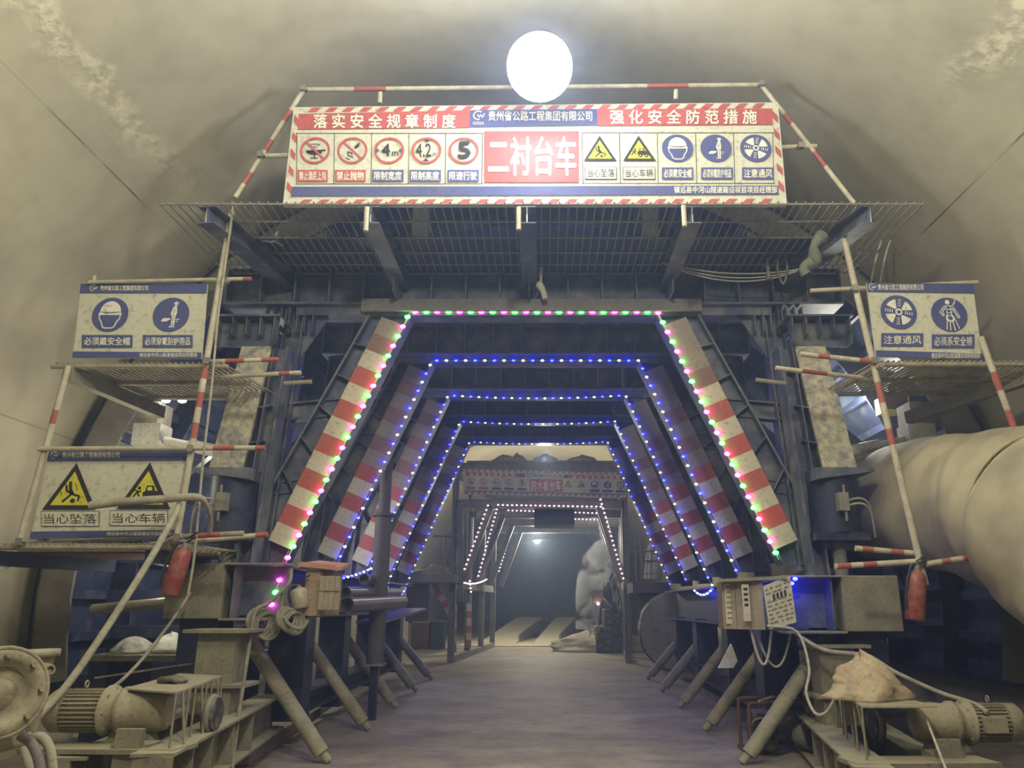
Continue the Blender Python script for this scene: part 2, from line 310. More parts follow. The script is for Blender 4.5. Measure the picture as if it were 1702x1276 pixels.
# ------------------------------------------------------------------ signs: flat graphics on a board facing the viewer side (-Y)
def text_mesh(s, bold=0.0):
    c = bpy.data.curves.new('lettering', 'FONT'); c.body = s; c.size = 1.0; c.offset = bold; c.resolution_u = 2
    o = bpy.data.objects.new('lettering', c); COL.objects.link(o); bpy.context.view_layer.update()
    dg = bpy.context.evaluated_depsgraph_get(); me = bpy.data.meshes.new_from_object(o.evaluated_get(dg))
    vs = [v.co.copy() for v in me.vertices]; fs = [tuple(p.vertices) for p in me.polygons]
    bpy.data.objects.remove(o); bpy.data.curves.remove(c); bpy.data.meshes.remove(me)
    return vs, fs
class Face:
    """a board's front: px() measures on the photo, shapes lie in the board's plane"""
    def __init__(s, o, Y, lift=0.0): s.o = o; s.Y = Y; s.n = 0; s.lift = lift
    def w(s, px, py): p = P(px, py, s.Y); return p.x, p.z
    def mb(s): s.n += 1; return MB()
    def y(s, layer): return s.Y - 0.004 - s.lift - 0.0025 * layer
    def poly(s, mb, pts, m, layer=1): mb.add([(x, s.y(layer), z) for x, z in pts], [tuple(range(len(pts)))], m)
    def quad(s, mb, x0, y0, x1, y1, m, layer=1):
        a = s.w(x0, y0); b = s.w(x1, y0); c = s.w(x1, y1); d = s.w(x0, y1); s.poly(mb, [a, b, c, d], m, layer)
    def ring(s, mb, c, r0, r1, m, layer, ax=1.0, n=36):
        vs = [(c[0] + r * math.cos(2 * math.pi * k / n) * ax, s.y(layer), c[1] + r * math.sin(2 * math.pi * k / n)) for r in (r0, r1) for k in range(n)]
        mb.add(vs, [(k, (k + 1) % n, n + (k + 1) % n, n + k) for k in range(n)], m)
    def disc(s, mb, c, r, m, layer, ax=1.0, n=36): s.poly(mb, [(c[0] + r * ax * math.cos(2 * math.pi * k / n), c[1] + r * math.sin(2 * math.pi * k / n)) for k in range(n)], m, layer)
    def line(s, mb, pts, t, m, layer):
        for (x0, z0), (x1, z1) in zip(pts, pts[1:]):
            d = math.hypot(x1 - x0, z1 - z0) or 1; nx, nz = -(z1 - z0) / d * t / 2, (x1 - x0) / d * t / 2
            s.poly(mb, [(x0 + nx, z0 + nz), (x1 + nx, z1 + nz), (x1 - nx, z1 - nz), (x0 - nx, z0 - nz)], m, layer)
    def text(s, body, x0, y0, x1, y1, m, layer=3, bold=0.012, name='lettering'):
        vs, fs = text_mesh(body)
        lo = [min(v[i] for v in vs) for i in (0, 1)]; hi = [max(v[i] for v in vs) for i in (0, 1)]
        A = s.w(x0, y0); B = s.w(x1, y0); C = s.w(x0, y1); D = s.w(x1, y1); out = []
        sh = abs(bold) * 1.1; fs2 = []; nv = len(vs)
        for q, (dx_, dz_) in enumerate(((0, 0), (sh, 0), (-sh, 0), (0, sh), (0, -sh)) if bold > 0 else ((0, 0),)):
            for v in vs:
                u = (v[0] + dx_ - lo[0]) / (hi[0] - lo[0]); t = (v[1] + dz_ - lo[1]) / (hi[1] - lo[1])
                x = (C[0] * (1 - u) + D[0] * u) * (1 - t) + (A[0] * (1 - u) + B[0] * u) * t
                z = (C[1] * (1 - u) + D[1] * u) * (1 - t) + (A[1] * (1 - u) + B[1] * u) * t
                out.append((x, s.y(layer) - 0.0002 * q, z))
            fs2 += [tuple(i + q * nv for i in f) for f in fs]
        fs = fs2
        mb = MB(); mb.add(out, fs, m); return build(name, mb, s.o)
    def label_box(s, body, x0, y0, x1, y1, bg, fg, edge=None, inset=3, bold=0.015):
        mb = MB()
        if edge: s.quad(mb, x0 - 1, y0 - 1, x1 + 1, y1 + 1, edge, 1)
        s.quad(mb, x0, y0, x1, y1, bg, 2); build('caption_plate', mb, s.o)
        s.text(body, x0 + inset, y0 + inset, x1 - inset, y1 - inset, fg, 3, bold, 'caption')
    # pictograms: unit coordinates, u right, v up, radius 1
    def picto(s, kind, cx, cy, r):
        c = s.w(cx, cy); k = r * (s.w(cx + 10, cy)[0] - c[0]) / 10; mb = MB()
        T = lambda u, v: (c[0] + u * k, c[1] + v * k)
        pl = lambda pts, m, l: s.poly(mb, [T(*p) for p in pts], m, l)
        ln = lambda pts, t, m, l: s.line(mb, [T(*p) for p in pts], t * k, m, l)
        arc = lambda cu, cv, ra, rb, a0, a1, n=14: [(cu + ra * math.cos(R(a0 + (a1 - a0) * i / n)), cv + rb * math.sin(R(a0 + (a1 - a0) * i / n))) for i in range(n + 1)]
        if kind in ('helmet', 'gear', 'fan', 'harness'): s.disc(mb, c, k, s_blue, 2)
        if kind in ('no_drink', 'no_throw'):
            s.ring(mb, c, k * 0.85, k, s_red, 4); ln([(-0.64, 0.64), (0.64, -0.64)], 0.15, s_red, 5)
        if kind in ('width', 'height', 'speed'): s.ring(mb, c, k * 0.84, k, s_red, 3)
        if kind in ('fall', 'vehicle'):
            pl([(-1.05, -0.8), (1.05, -0.8), (0, 1.05)], s_black, 2); pl([(-0.76, -0.63), (0.76, -0.63), (0, 0.7)], s_yellow, 3)
        if kind == 'helmet':
            pl(arc(0, 0.12, 0.58, 0.66, 0, 180), s_white, 3); pl([(-0.58, 0.14), (0.58, 0.14), (0.66, 0.0), (0.58, -0.04), (-0.58, -0.04), (-0.66, 0.0)], s_white, 3)
            ln(arc(0, 0.2, 0.52, 0.12, 200, 340), 0.04, s_blue, 4)
            ln([(-0.58, -0.02), (-0.56, -0.25), (-0.42, -0.45), (-0.34, -0.7), (-0.2, -0.8), (0.2, -0.8), (0.34, -0.7), (0.42, -0.45), (0.56, -0.25), (0.58, -0.02)], 0.07, s_white, 3)
        if kind == 'gear':
            pl(arc(0.22, 0.56, 0.09, 0.1, 0, 360), s_white, 3); pl(arc(0.22, 0.62, 0.14, 0.13, 0, 180), s_white, 3)
            pl([(0.1, 0.45), (0.28, 0.47), (0.34, 0.1), (0.27, -0.1), (0.26, -0.68), (0.06, -0.68), (0.08, -0.15), (-0.02, 0.05)], s_white, 3)
            ln([(0.2, 0.35), (0.12, 0.02), (0.2, -0.1)], 0.03, s_blue, 4); ln([(0.17, -0.1), (0.16, -0.66)], 0.03, s_blue, 4)
            pl([(0.0, -0.7), (0.28, -0.7), (0.28, -0.76), (-0.05, -0.76)], s_white, 3)
            pl([(-0.52, -0.42), (-0.4, -0.22), (0.0, -0.22), (0.0, -0.3), (-0.2, -0.42)], s_white, 3); ln([(0.3, -0.3), (0.5, -0.3)], 0.05, s_white, 3); ln([(0.3, -0.42), (0.42, -0.42)], 0.04, s_white, 3)
        if kind == 'fan':
            for a in (35, 125, 215, 305): pl([(0.16 * math.cos(R(a)), 0.16 * math.sin(R(a)))] + arc(0, 0, 0.76, 0.76, a - 27, a + 22, 8), s_white, 3)
            s.ring(mb, c, 0.11 * k, 0.2 * k, s_white, 4); s.ring(mb, c, 0.2 * k, 0.25 * k, s_blue, 4); s.disc(mb, c, 0.11 * k, s_blue, 4)
            for a in (80, 170, 260, 350):
                for q in (0.36, 0.48, 0.6, 0.72):
                    u, v = q * math.cos(R(a)), q * math.sin(R(a)); w = 0.09; tx, ty = -math.sin(R(a)) * w, math.cos(R(a)) * w
                    ln([(u - tx, v - ty), (u + tx, v + ty)], 0.045, s_white, 4)
        if kind == 'harness':
            pl(arc(-0.02, 0.72, 0.13, 0.14, 0, 360), s_white, 3)
            for pts in ([(-0.22, 0.5), (0.24, 0.5)], [(-0.22, 0.5), (-0.52, 0.12), (-0.34, -0.1)], [(-0.34, -0.1), (-0.28, 0.0), (-0.38, 0.12), (-0.16, 0.42)], [(0.24, 0.5), (0.56, -0.18), (0.46, -0.22), (0.2, 0.36)],
                        [(-0.14, 0.5), (-0.1, -0.05)], [(0.14, 0.5), (0.12, -0.05)], [(-0.14, 0.3), (0.14, 0.3)], [(-0.16, 0.1), (0.16, 0.1)],
                        [(-0.16, -0.35), (-0.26, -0.9)], [(-0.02, -0.42), (-0.06, -0.95)], [(0.14, -0.42), (0.2, -0.95)], [(0.3, -0.35), (0.44, -0.85)], [(0.36, 0.72), (0.24, 0.5)], [(0.42, 0.86), (0.34, 0.6)]):
                ln(pts, 0.055, s_white, 3)
            pl([(-0.2, -0.05), (0.2, -0.05), (0.3, -0.32), (0.02, -0.5), (-0.22, -0.32)], s_white, 3); pl([(-0.1, -0.1), (0.1, -0.1), (0.16, -0.28), (0.02, -0.36), (-0.1, -0.28)], s_blue, 4)
        if kind == 'fall':
            ln([(-0.1, 0.3), (-0.06, 0.0), (0.06, -0.2)], 0.13, s_black, 4); ln([(-0.24, 0.16), (-0.2, -0.06), (0.0, -0.16)], 0.09, s_black, 4)
            ln([(0.06, -0.15), (-0.3, -0.5)], 0.09, s_black, 4); ln([(0.06, -0.2), (0.34, -0.28), (0.3, -0.48)], 0.08, s_black, 4); pl(arc(0.1, -0.46, 0.1, 0.09, 0, 360), s_black, 4)
            for q in ((-0.3, 0.3), (0.1, 0.25), (0.18, 0.1), (-0.4, -0.1)): ln([q, (q[0] + 0.03, q[1] - 0.14)], 0.03, s_black, 4)
        if kind == 'vehicle':
            pl([(-0.08, -0.38), (0.62, -0.38), (0.55, -0.12), (0.36, -0.08), (0.3, 0.12), (0.02, 0.12), (-0.02, -0.1), (-0.12, -0.16)], s_black, 4)
            pl([(0.06, -0.08), (0.26, -0.08), (0.24, 0.06), (0.07, 0.06)], s_yellow, 5)
            for u in (0.06, 0.44): pl(arc(u, -0.42, 0.12, 0.12, 0, 360), s_black, 5); pl(arc(u, -0.42, 0.05, 0.05, 0, 360), s_yellow, 6)
            ln([(-0.18, -0.1), (-0.36, -0.16), (-0.5, -0.4)], 0.07, s_black, 4); ln([(-0.34, -0.14), (-0.2, -0.36)], 0.06, s_black, 4); ln([(-0.3, -0.1), (-0.48, -0.06)], 0.05, s_black, 4); pl(arc(-0.26, 0.02, 0.07, 0.07, 0, 360), s_black, 4)
        if kind == 'no_drink':
            pl(arc(0, -0.08, 0.5, 0.22, 180, 360), s_black, 3); pl([(-0.62, 0.0), (0.72, 0.08), (0.72, 0.0), (-0.5, -0.2)], s_black, 3); ln([(0, -0.25), (0, -0.55)], 0.08, s_black, 3); ln([(-0.24, -0.56), (0.24, -0.56)], 0.06, s_black, 3)
            ln(arc(-0.05, 0.38, 0.35, 0.12, 0, 300), 0.05, s_black, 3)
        if kind == 'no_throw':
            pl([(0.1, 0.25), (0.35, 0.55), (0.45, 0.62), (0.42, 0.3), (0.2, 0.12)], s_black, 3)
            ln([(-0.3, -0.05), (-0.25, -0.4), (-0.05, -0.45), (0.1, -0.5)], 0.07, s_black, 3); ln([(-0.25, -0.1), (0.0, -0.2), (0.0, -0.35)], 0.06, s_black, 3); ln([(-0.45, -0.55), (-0.1, -0.68)], 0.06, s_black, 3)
        if kind == 'width':
            for q in (-1, 1): pl([(q * 0.86, 0.2), (q * 0.86, -0.2), (q * 0.62, 0)], s_blue, 4)
        if kind == 'height':
            for q in (-1, 1): pl([(0.24, q * 0.8), (-0.24, q * 0.8), (0, q * 0.62)], s_black, 4)
        build('pictogram', mb, s.o, {'fall': 'yellow warning triangle with a falling figure', 'vehicle': 'yellow warning triangle with a vehicle'}.get(kind))
        if kind == 'width':
            s.text('4', cx - r * 0.48, cy - r * 0.42, cx + r * 0.05, cy + r * 0.36, s_black, 4, 0.02); s.text('m', cx + r * 0.2, cy + r * 0.08, cx + r * 0.6, cy + r * 0.36, s_black, 4, 0.01)
        if kind == 'height': s.text('4.2', cx - r * 0.7, cy - r * 0.45, cx + r * 0.32, cy + r * 0.42, s_black, 4, 0.008); s.text('m', cx + r * 0.4, cy + r * 0.16, cx + r * 0.66, cy + r * 0.4, s_black, 4, 0.0)
        if kind == 'speed': s.text('5', cx - r * 0.34, cy - r * 0.55, cx + r * 0.4, cy + r * 0.5, s_black, 4, 0.035)
    def logo(s, cx, cy, r, m=None):
        m = m or s_white; mb = MB(); c = s.w(cx, cy); k = r * (s.w(cx + 10, cy)[0] - c[0]) / 10
        arc = [(c[0] + k * 0.9 * math.cos(R(a)) - 0.15 * k, c[1] + k * 0.9 * math.sin(R(a))) for a in range(50, 300, 18)]
        s.line(mb, arc, 0.22 * k, m, 4)
        s.line(mb, [(c[0] - 0.35 * k, c[1] + 0.2 * k), (c[0] - 0.05 * k, c[1] - 0.45 * k), (c[0] + 0.25 * k, c[1] + 0.2 * k), (c[0] + 0.55 * k, c[1] - 0.45 * k), (c[0] + 0.95 * k, c[1] + 0.45 * k)], 0.2 * k, m, 4)
        build('emblem', mb, s.o)
def board_frame(name, corners, Y, th, m, label, cat):     # corners in photo pixels: tl, tr, br, bl
    pts = [P(*c, Y) for c in corners]; mb = MB(); mb.prism([(p.x, p.z) for p in pts], m, Y, Y + th)
    r_ = thing(name, ((pts[2].x + pts[3].x) / 2, Y, min(pts[2].z, pts[3].z)), label, cat); build('board', mb, r_); return r_

# ------------------------------------------------------------------ the big safety banner over the portal
BY = 6.6
ban = board_frame('safety_banner', ((488, 178), (1293, 170), (1308, 340), (470, 341)), BY, 0.05, board_w, 'wide white safety banner with red header and eleven sign panels over the portal', 'safety sign')
F = Face(ban, BY)
def lerp(a, b, t): return a + (b - a) * t
def bx(u, v):                                             # banner's own fraction (u across, v down) -> photo pixel
    return lerp(lerp(488, 1293, u), lerp(470, 1308, u), v), lerp(lerp(178, 170, u), lerp(341, 340, u), v)
mb = MB()
for v0, v1 in ((0.01, 0.055), (0.945, 0.992)):
    n = 27
    for i in range(n):
        u0 = 0.03 + 0.95 * i / n; F.poly(mb, [F.w(*bx(u0, v1)), F.w(*bx(u0 + 0.017, v1)), F.w(*bx(u0 + 0.028, v0)), F.w(*bx(u0 + 0.011, v0))], s_red, 1)
for u in (0.004, 0.986):
    for i in range(5):
        v0 = 0.08 + 0.17 * i; F.poly(mb, [F.w(*bx(u, v0)), F.w(*bx(u + 0.011, v0 + 0.06)), F.w(*bx(u + 0.011, v0 + 0.13)), F.w(*bx(u, v0 + 0.07))], s_red, 1)
build('border_stripes', mb, ban, 'red and white slanted border stripes')
mb = MB(); F.poly(mb, [F.w(497, 190), F.w(781, 184), F.w(780, 213), F.w(495, 216)], s_red, 2); build('header_band', mb, ban, 'red header band'); mb = MB(); F.poly(mb, [F.w(992, 182), F.w(1283, 181), F.w(1284, 208), F.w(993, 210)], s_red, 2); build('header_band', mb, ban, 'red header band')
mb = MB(); F.poly(mb, [F.w(781, 184), F.w(992, 182), F.w(993, 209), F.w(780, 212)], s_blue, 2); build('header_band', mb, ban, 'blue header band')
F.text('落 实 安 全 规 章 制 度', 522, 191, 757, 214, s_white, 4, 0.02); F.text('强 化 安 全 防 范 措 施', 1014, 184, 1257, 207, s_white, 4, 0.02)
F.logo(797, 193, 9); F.text('贵州省公路工程集团有限公司', 812, 186, 984, 202, s_white, 4, 0.015)
F.text('GZGS', 786, 204, 804, 208, s_white, 4, 0.01)
mb = MB()
for x in (494, 556, 618, 680, 741, 802, 967, 1029, 1092, 1156, 1219, 1284):
    F.line(mb, [F.w(x, 222), F.w(x - 1 if x < 885 else x + 2, 306)], 0.006, s_black, 1)
for y in (222, 306): F.line(mb, [F.w(492, y), F.w(803, y)], 0.006, s_black, 1); F.line(mb, [F.w(967, y - 1), F.w(1287, y - 1)], 0.006, s_black, 1)
build('panel_lines', mb, ban)
for kind, cx, cap, bg, x0, x1 in (('no_drink', 524, '禁止酒后上岗', s_red, 495, 545), ('no_throw', 586, '禁止抛物', s_red, 557, 608), ('width', 647, '限制宽度', s_blue, 619, 671), ('height', 709, '限制高度', s_blue, 681, 733), ('speed', 771, '限速行驶', s_blue, 744, 796)):
    F.picto(kind, cx, 251, 25); F.label_box(cap, x0, 283, x1, 303, bg, s_white, None, 3, 0.02)
for kind, cx, cap, x0, x1 in (('fall', 997, '当心坠落', 973, 1024), ('vehicle', 1062, '当心车辆', 1036, 1088)):
    F.picto(kind, cx, 250, 26); F.label_box(cap, x0, 279, x1, 298, board_w, s_black, s_black, 3, 0.0)
for kind, cx, cap, x0, x1 in (('helmet', 1126, '必须戴安全帽', 1100, 1152), ('gear', 1190, '必须穿戴防护用品', 1165, 1218), ('fan', 1256, '注意通风', 1233, 1286)):
    F.picto(kind, cx, 247, 26); F.label_box(cap, x0, 279, x1, 299, s_blue, s_white, None, 3, 0.02)
mb = MB(); F.quad(mb, 805, 219, 962, 304, s_red, 2); build('title_panel', mb, ban, 'red title panel'); F.text('二衬台车', 812, 229, 957, 292, s_white, 4, 0.02, 'title')
mb = MB(); F.poly(mb, [F.w(486, 311), F.w(1293, 309), F.w(1294, 324), F.w(484, 327)], s_blue, 2); build('footer_band', mb, ban, 'blue footer band')
F.text('镇远县中河山隧道建设项目项目经理部', 1120, 311, 1291, 322, s_white, 4, 0.02)

# ------------------------------------------------------------------ three smaller signs on the side platforms
def small_sign(corners, Y, label, items, header, footer, hdr, bold=0.015):
    r_ = board_frame('safety_sign', corners, Y, 0.02, board_w, label, 'safety sign'); f = Face(r_, Y)
    (tl, tr, br, bl) = corners
    q = lambda u, v: (lerp(lerp(tl[0], tr[0], u), lerp(bl[0], br[0], u), v), lerp(lerp(tl[1], tr[1], u), lerp(bl[1], br[1], u), v))
    W_ = lambda u, v: f.w(*q(u, v))
    mb = MB(); f.poly(mb, [W_(0.0, 0.0), W_(1, 0.0), W_(1, 0.125), W_(0.0, 0.125)], s_blue, 2); build('header_band', mb, r_, 'blue header band')
    mb = MB(); f.poly(mb, [W_(0.0, 0.92), W_(1, 0.92), W_(1, 1), W_(0.0, 1)], s_blue, 2); build('footer_band', mb, r_, 'blue footer band')
    a, b = q(hdr[0], 0.025), q(hdr[1], 0.095); f.text(header, a[0], a[1], b[0], b[1], s_white, 4, 0.015)
    lg = q(hdr[0] - 0.05, 0.06); f.logo(lg[0], lg[1], 6)
    a, b = q(0.52, 0.935), q(0.97, 0.985); f.text(footer, a[0], a[1], b[0], b[1], s_white, 4, 0.01)
    for kind, cx, cy, rr, cap, x0, y0, x1, y1 in items:
        f.picto(kind, cx, cy, rr)
        if kind in ('fall', 'vehicle'): f.label_box(cap, x0, y0, x1, y1, board_w, s_black, s_black, 4, 0.0)
        else: f.label_box(cap, x0, y0, x1, y1, s_blue, s_white, None, 4, bold)
    return r_, f
CO = '贵州省公路工程集团有限公司'; PJ = '镇远县中河山隧道建设项目经理部'
small_sign(((135, 472), (345, 472), (335, 596), (121, 594)), 7.0, 'white sign with helmet and protective gear symbols on the upper left side platform',
           [('helmet', 184, 523, 30, '必须戴安全帽', 137, 557, 221, 578), ('gear', 285, 523, 30, '必须穿戴防护用品', 238, 557, 321, 578)], CO, PJ, (0.16, 0.54))
small_sign(((83, 748), (313, 747), (294, 892), (50, 895)), 7.0, 'white sign with two yellow warning triangles on the lower left side platform',
           [('fall', 121, 813, 42, '当心坠落', 70, 850, 165, 874), ('vehicle', 244, 812, 42, '当心车辆', 184, 849, 279, 873)], CO, PJ, (0.10, 0.52))
small_sign(((1440, 470), (1617, 472), (1633, 598), (1456, 592)), 7.0, 'white sign with ventilation fan and safety harness symbols on the right side platform',
           [('fan', 1493, 519, 30, '注意通风', 1464, 554, 1534, 576), ('harness', 1577, 523, 30, '必须系安全带', 1548, 556, 1619, 579)], CO, PJ, (0.10, 0.52), 0.01)
# ------------------------------------------------------------------ the tunnel
TX, TZ, TR = -0.1, 1.7, 5.6
def arc_strip(name, a0, a1, y0, y1, r_, m, label):
    n = max(4, int((a1 - a0) / 2.5)); ys = [y0 + (y1 - y0) * i / 40 for i in range(41)]; mb = MB()
    vs = [(TX + r_ * math.cos(R(lerp(a0, a1, k / n))), y, TZ + r_ * math.sin(R(lerp(a0, a1, k / n)))) for y in ys for k in range(n + 1)]
    mb.add(vs, [(i * (n + 1) + k, i * (n + 1) + k + 1, (i + 1) * (n + 1) + k + 1, (i + 1) * (n + 1) + k) for i in range(40) for k in range(n)], m, True)
    build(name, mb, label=label, kind='structure')
arc_strip('wall_right', -19, 42, -14, 72, TR, lining_m, 'right side of the concrete tunnel lining')
arc_strip('ceiling', 42, 138, -14, 72, TR, lining_m, 'vaulted concrete crown of the tunnel')
arc_strip('wall_left', 138, 199, -14, 72, TR, lining_m, 'left side of the concrete tunnel lining')
mb = MB(); ys = [-14, 0, 4, 6, 7, 8.3, 10, 12, 14, 15.3, 18, 30, 50, 72]; xs = [-5.7 + 11.4 * i / 12 for i in range(13)]
mb.add([(x, y, floor_z(y)) for y in ys for x in xs], [(i * 13 + k, i * 13 + k + 1, (i + 1) * 13 + k + 1, (i + 1) * 13 + k) for i in range(len(ys) - 1) for k in range(12)], floor_m)
build('floor', mb, label='dusty concrete tunnel floor', kind='structure')
mb = MB(); n = 40; mb.add([(TX + TR * math.cos(R(lerp(-19, 199, k / n))), 71.9, TZ + TR * math.sin(R(lerp(-19, 199, k / n)))) for k in range(n + 1)], [tuple(range(n + 1))], lining_m)
build('wall_back', mb, label='dark end of the tunnel', kind='structure')

# ------------------------------------------------------------------ the lining trolley
TC = -0.12                                                # its centre line
YF = [8.3 + 1.8 * i for i in range(5)]                    # its five portal frames
tr = thing('lining_trolley', (TC, 8.3, 0), 'large dark blue steel lining trolley forming a row of portals across the tunnel', 'tunnel trolley')
def sx(s, x): return TC + s * x
def frame(i):
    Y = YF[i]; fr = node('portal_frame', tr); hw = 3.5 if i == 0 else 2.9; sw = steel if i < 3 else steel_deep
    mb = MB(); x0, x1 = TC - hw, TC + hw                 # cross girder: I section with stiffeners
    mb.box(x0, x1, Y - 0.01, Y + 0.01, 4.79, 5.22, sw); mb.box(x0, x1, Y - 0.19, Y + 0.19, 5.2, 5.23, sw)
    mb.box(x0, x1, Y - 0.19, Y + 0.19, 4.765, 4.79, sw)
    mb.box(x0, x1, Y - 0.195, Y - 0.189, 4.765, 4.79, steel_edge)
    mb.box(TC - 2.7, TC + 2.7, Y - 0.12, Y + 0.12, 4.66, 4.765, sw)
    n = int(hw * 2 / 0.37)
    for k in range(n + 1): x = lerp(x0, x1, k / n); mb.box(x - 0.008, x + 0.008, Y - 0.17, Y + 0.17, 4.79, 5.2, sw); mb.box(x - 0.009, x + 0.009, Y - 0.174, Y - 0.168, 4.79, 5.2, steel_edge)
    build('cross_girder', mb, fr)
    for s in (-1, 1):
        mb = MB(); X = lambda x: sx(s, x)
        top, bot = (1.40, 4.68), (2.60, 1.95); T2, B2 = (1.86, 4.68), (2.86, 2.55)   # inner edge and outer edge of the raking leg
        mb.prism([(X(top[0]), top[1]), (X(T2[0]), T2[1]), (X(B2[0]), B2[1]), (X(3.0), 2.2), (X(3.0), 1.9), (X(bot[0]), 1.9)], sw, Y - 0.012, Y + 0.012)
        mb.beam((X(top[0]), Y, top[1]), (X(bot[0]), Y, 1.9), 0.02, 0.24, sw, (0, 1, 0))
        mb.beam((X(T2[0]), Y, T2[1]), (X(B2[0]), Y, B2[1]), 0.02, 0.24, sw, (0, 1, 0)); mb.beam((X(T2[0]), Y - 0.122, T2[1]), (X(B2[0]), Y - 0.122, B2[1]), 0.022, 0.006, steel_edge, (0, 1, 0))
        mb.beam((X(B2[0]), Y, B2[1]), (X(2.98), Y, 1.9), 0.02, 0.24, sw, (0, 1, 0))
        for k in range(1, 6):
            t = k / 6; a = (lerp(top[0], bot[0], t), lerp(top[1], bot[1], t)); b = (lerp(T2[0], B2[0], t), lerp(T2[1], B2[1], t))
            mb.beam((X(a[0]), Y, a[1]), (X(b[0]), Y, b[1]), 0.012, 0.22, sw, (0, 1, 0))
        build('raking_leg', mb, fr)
        mb = MB()                                         # upright post outside the leg, with knee plates and two cross ties
        mb.ibeam((X(2.72), Y + 0.02, 4.76), (X(2.88), Y + 0.02, 1.85), 0.22, 0.2, sw, (1, 0, 0))
        mb.prism([(X(2.3), 4.76), (X(2.62), 4.76), (X(2.66), 4.15)], sw, Y - 0.01, Y + 0.01)
        if i == 0:
            for k in range(7): mb.box(X(2.5) - 0.006 + s * 0.09 * k, X(2.5) + 0.006 + s * 0.09 * k, Y - 0.14, Y - 0.02, 4.45, 4.75, sw)
        build('upright_post', mb, fr)
        mb = MB(); mb.ibeam((X(2.05), Y + 0.03, 3.62), (X(2.78), Y + 0.03, 3.55), 0.2, 0.14, sw)
        build('cross_tie', mb, fr); mb = MB(); mb.ibeam((X(2.45), Y + 0.03, 2.75), (X(2.82), Y + 0.03, 2.7), 0.14, 0.12, sw); build('cross_tie', mb, fr)
for i in range(5): frame(i)
for s in (-1, 1):
    X = lambda x: sx(s, x); dz = 0.0 if s < 0 else -0.12
    mb = MB()                                             # lower longitudinal box girder with its dusty end plate
    mb.ibeam((X(2.78), 8.1, 1.62 + dz), (X(2.78), 16, 1.62 + dz), 0.52, 0.5, steel_deep, t=0.02)
    mb.box(min(X(2.45), X(3.06)), max(X(2.45), X(3.06)), 8.06, 8.1, 1.4 + dz, 1.88 + dz, steel)
    mb.box(X(2.95) - 0.01, X(2.95) + 0.01, 7.86, 8.06, 1.38 + dz, 1.88 + dz, steel)
    build('bottom_girder', mb, tr)
    mb = MB(); a, b = sorted((X(3.05), X(3.62))); mb.box(a, b, 7.86, 8.5, 1.37 + dz, 1.9 + dz, dusty)
    mb.box(min(X(2.45), X(3.05)), max(X(2.45), X(3.05)), 7.8, 8.1, 1.35 + dz, 1.375 + dz, steel_grey); mb.box(min(X(2.45), X(3.05)), max(X(2.45), X(3.05)), 7.8, 8.1, 1.88 + dz, 1.9 + dz, steel_grey)
    build('end_box', mb, tr, 'dust covered end box of the bottom girder', bevel=0.01)
    co = node('outrigger_column', tr, 'blue outrigger column with its face caked in cement')
    mb = MB()                                             # bracket cap
    yc = 7.95; mb.box(min(X(2.8), X(3.44)), max(X(2.8), X(3.44)), yc, yc + 0.02, 4.2, 4.52, steel); mb.box(min(X(2.74), X(3.46)), max(X(2.74), X(3.46)), yc - 0.16, yc + 0.25, 4.5, 4.52, steel)
    for x in (2.8, 2.95, 3.1, 3.25, 3.42): mb.box(X(x) - 0.007, X(x) + 0.007, yc - 0.14, yc, 4.3 if 2.8 < x < 3.4 else 4.2, 4.5, steel)
    build('bracket_cap', mb, co)
    mb = MB()                                             # leaning box column: blue side, caked front
    a0, a1, b0, b1 = X(2.84), X(3.17), X(3.02), X(3.37); c0, c1 = X(2.72), X(2.88)
    mb.prism([(a0, 4.2), (a1, 4.2), (b1, 2.84), (b0, 2.84)], caked, yc - 0.02, yc + 0.02); build('face_plate', mb, co, 'cement-caked pale face')
    mb = MB(); mb.prism([(a0, 4.2), (a1, 4.2), (b1, 2.84), (b0, 2.84)], steel, yc + 0.02, yc + 0.3); mb.prism([(c0, 4.2), (a0, 4.2), (b0, 2.84), (c1, 2.84)], steel_deep, yc + 0.12, yc + 0.14)
    for t in (0.22, 0.5, 0.78): mb.prism([(lerp(c0, c1, t), lerp(4.2, 2.84, t) + 0.03), (lerp(a0, b0, t), lerp(4.2, 2.84, t)), (lerp(a0, b0, t), lerp(4.2, 2.84, t) - 0.015), (lerp(c0, c1, t), lerp(4.2, 2.84, t) + 0.012)], steel, yc - 0.02, yc + 0.14)
    mb.ibeam((X(2.74), yc + 0.1, 4.2), (X(2.9), yc + 0.1, 1.9 + dz), 0.16, 0.26, steel, (1, 0, 0))
    build('column_body', mb, co)
    mb = MB(); mb.prism([(X(2.86), 2.84), (X(3.46), 2.84), (X(3.46), 2.8), (X(2.86), 2.72)], steel, yc - 0.22, yc + 0.3); build('base_plate', mb, co)
    jk = node('hydraulic_jack', tr, 'dark blue hydraulic jack between the column and the bottom girder')
    mb = MB(); mb.cyl((X(3.10), yc + 0.06, 2.78), (X(3.10), yc + 0.06, 2.2), 0.24, steel_deep, 20); mb.box(X(3.10) - 0.27, X(3.10) + 0.27, yc - 0.16, yc + 0.28, 2.12, 2.2, steel_deep); build('cylinder', mb, jk)
    mb = MB(); mb.cyl((X(3.12), yc + 0.06, 2.15), (X(3.12), yc + 0.06, 1.88 + dz), 0.07, steel_grey); build('rod', mb, jk)
    mb = MB(); mb.box(X(3.10) - 0.05, X(3.10) + 0.05, yc - 0.27, yc - 0.16, 2.4, 2.58, steel_grey); mb.tube([(X(3.12), yc - 0.24, 2.66), (X(3.12), yc - 0.24, 2.3)], 0.014, steel_grey, 8); build('valve_block', mb, jk)
    mb = MB(); 
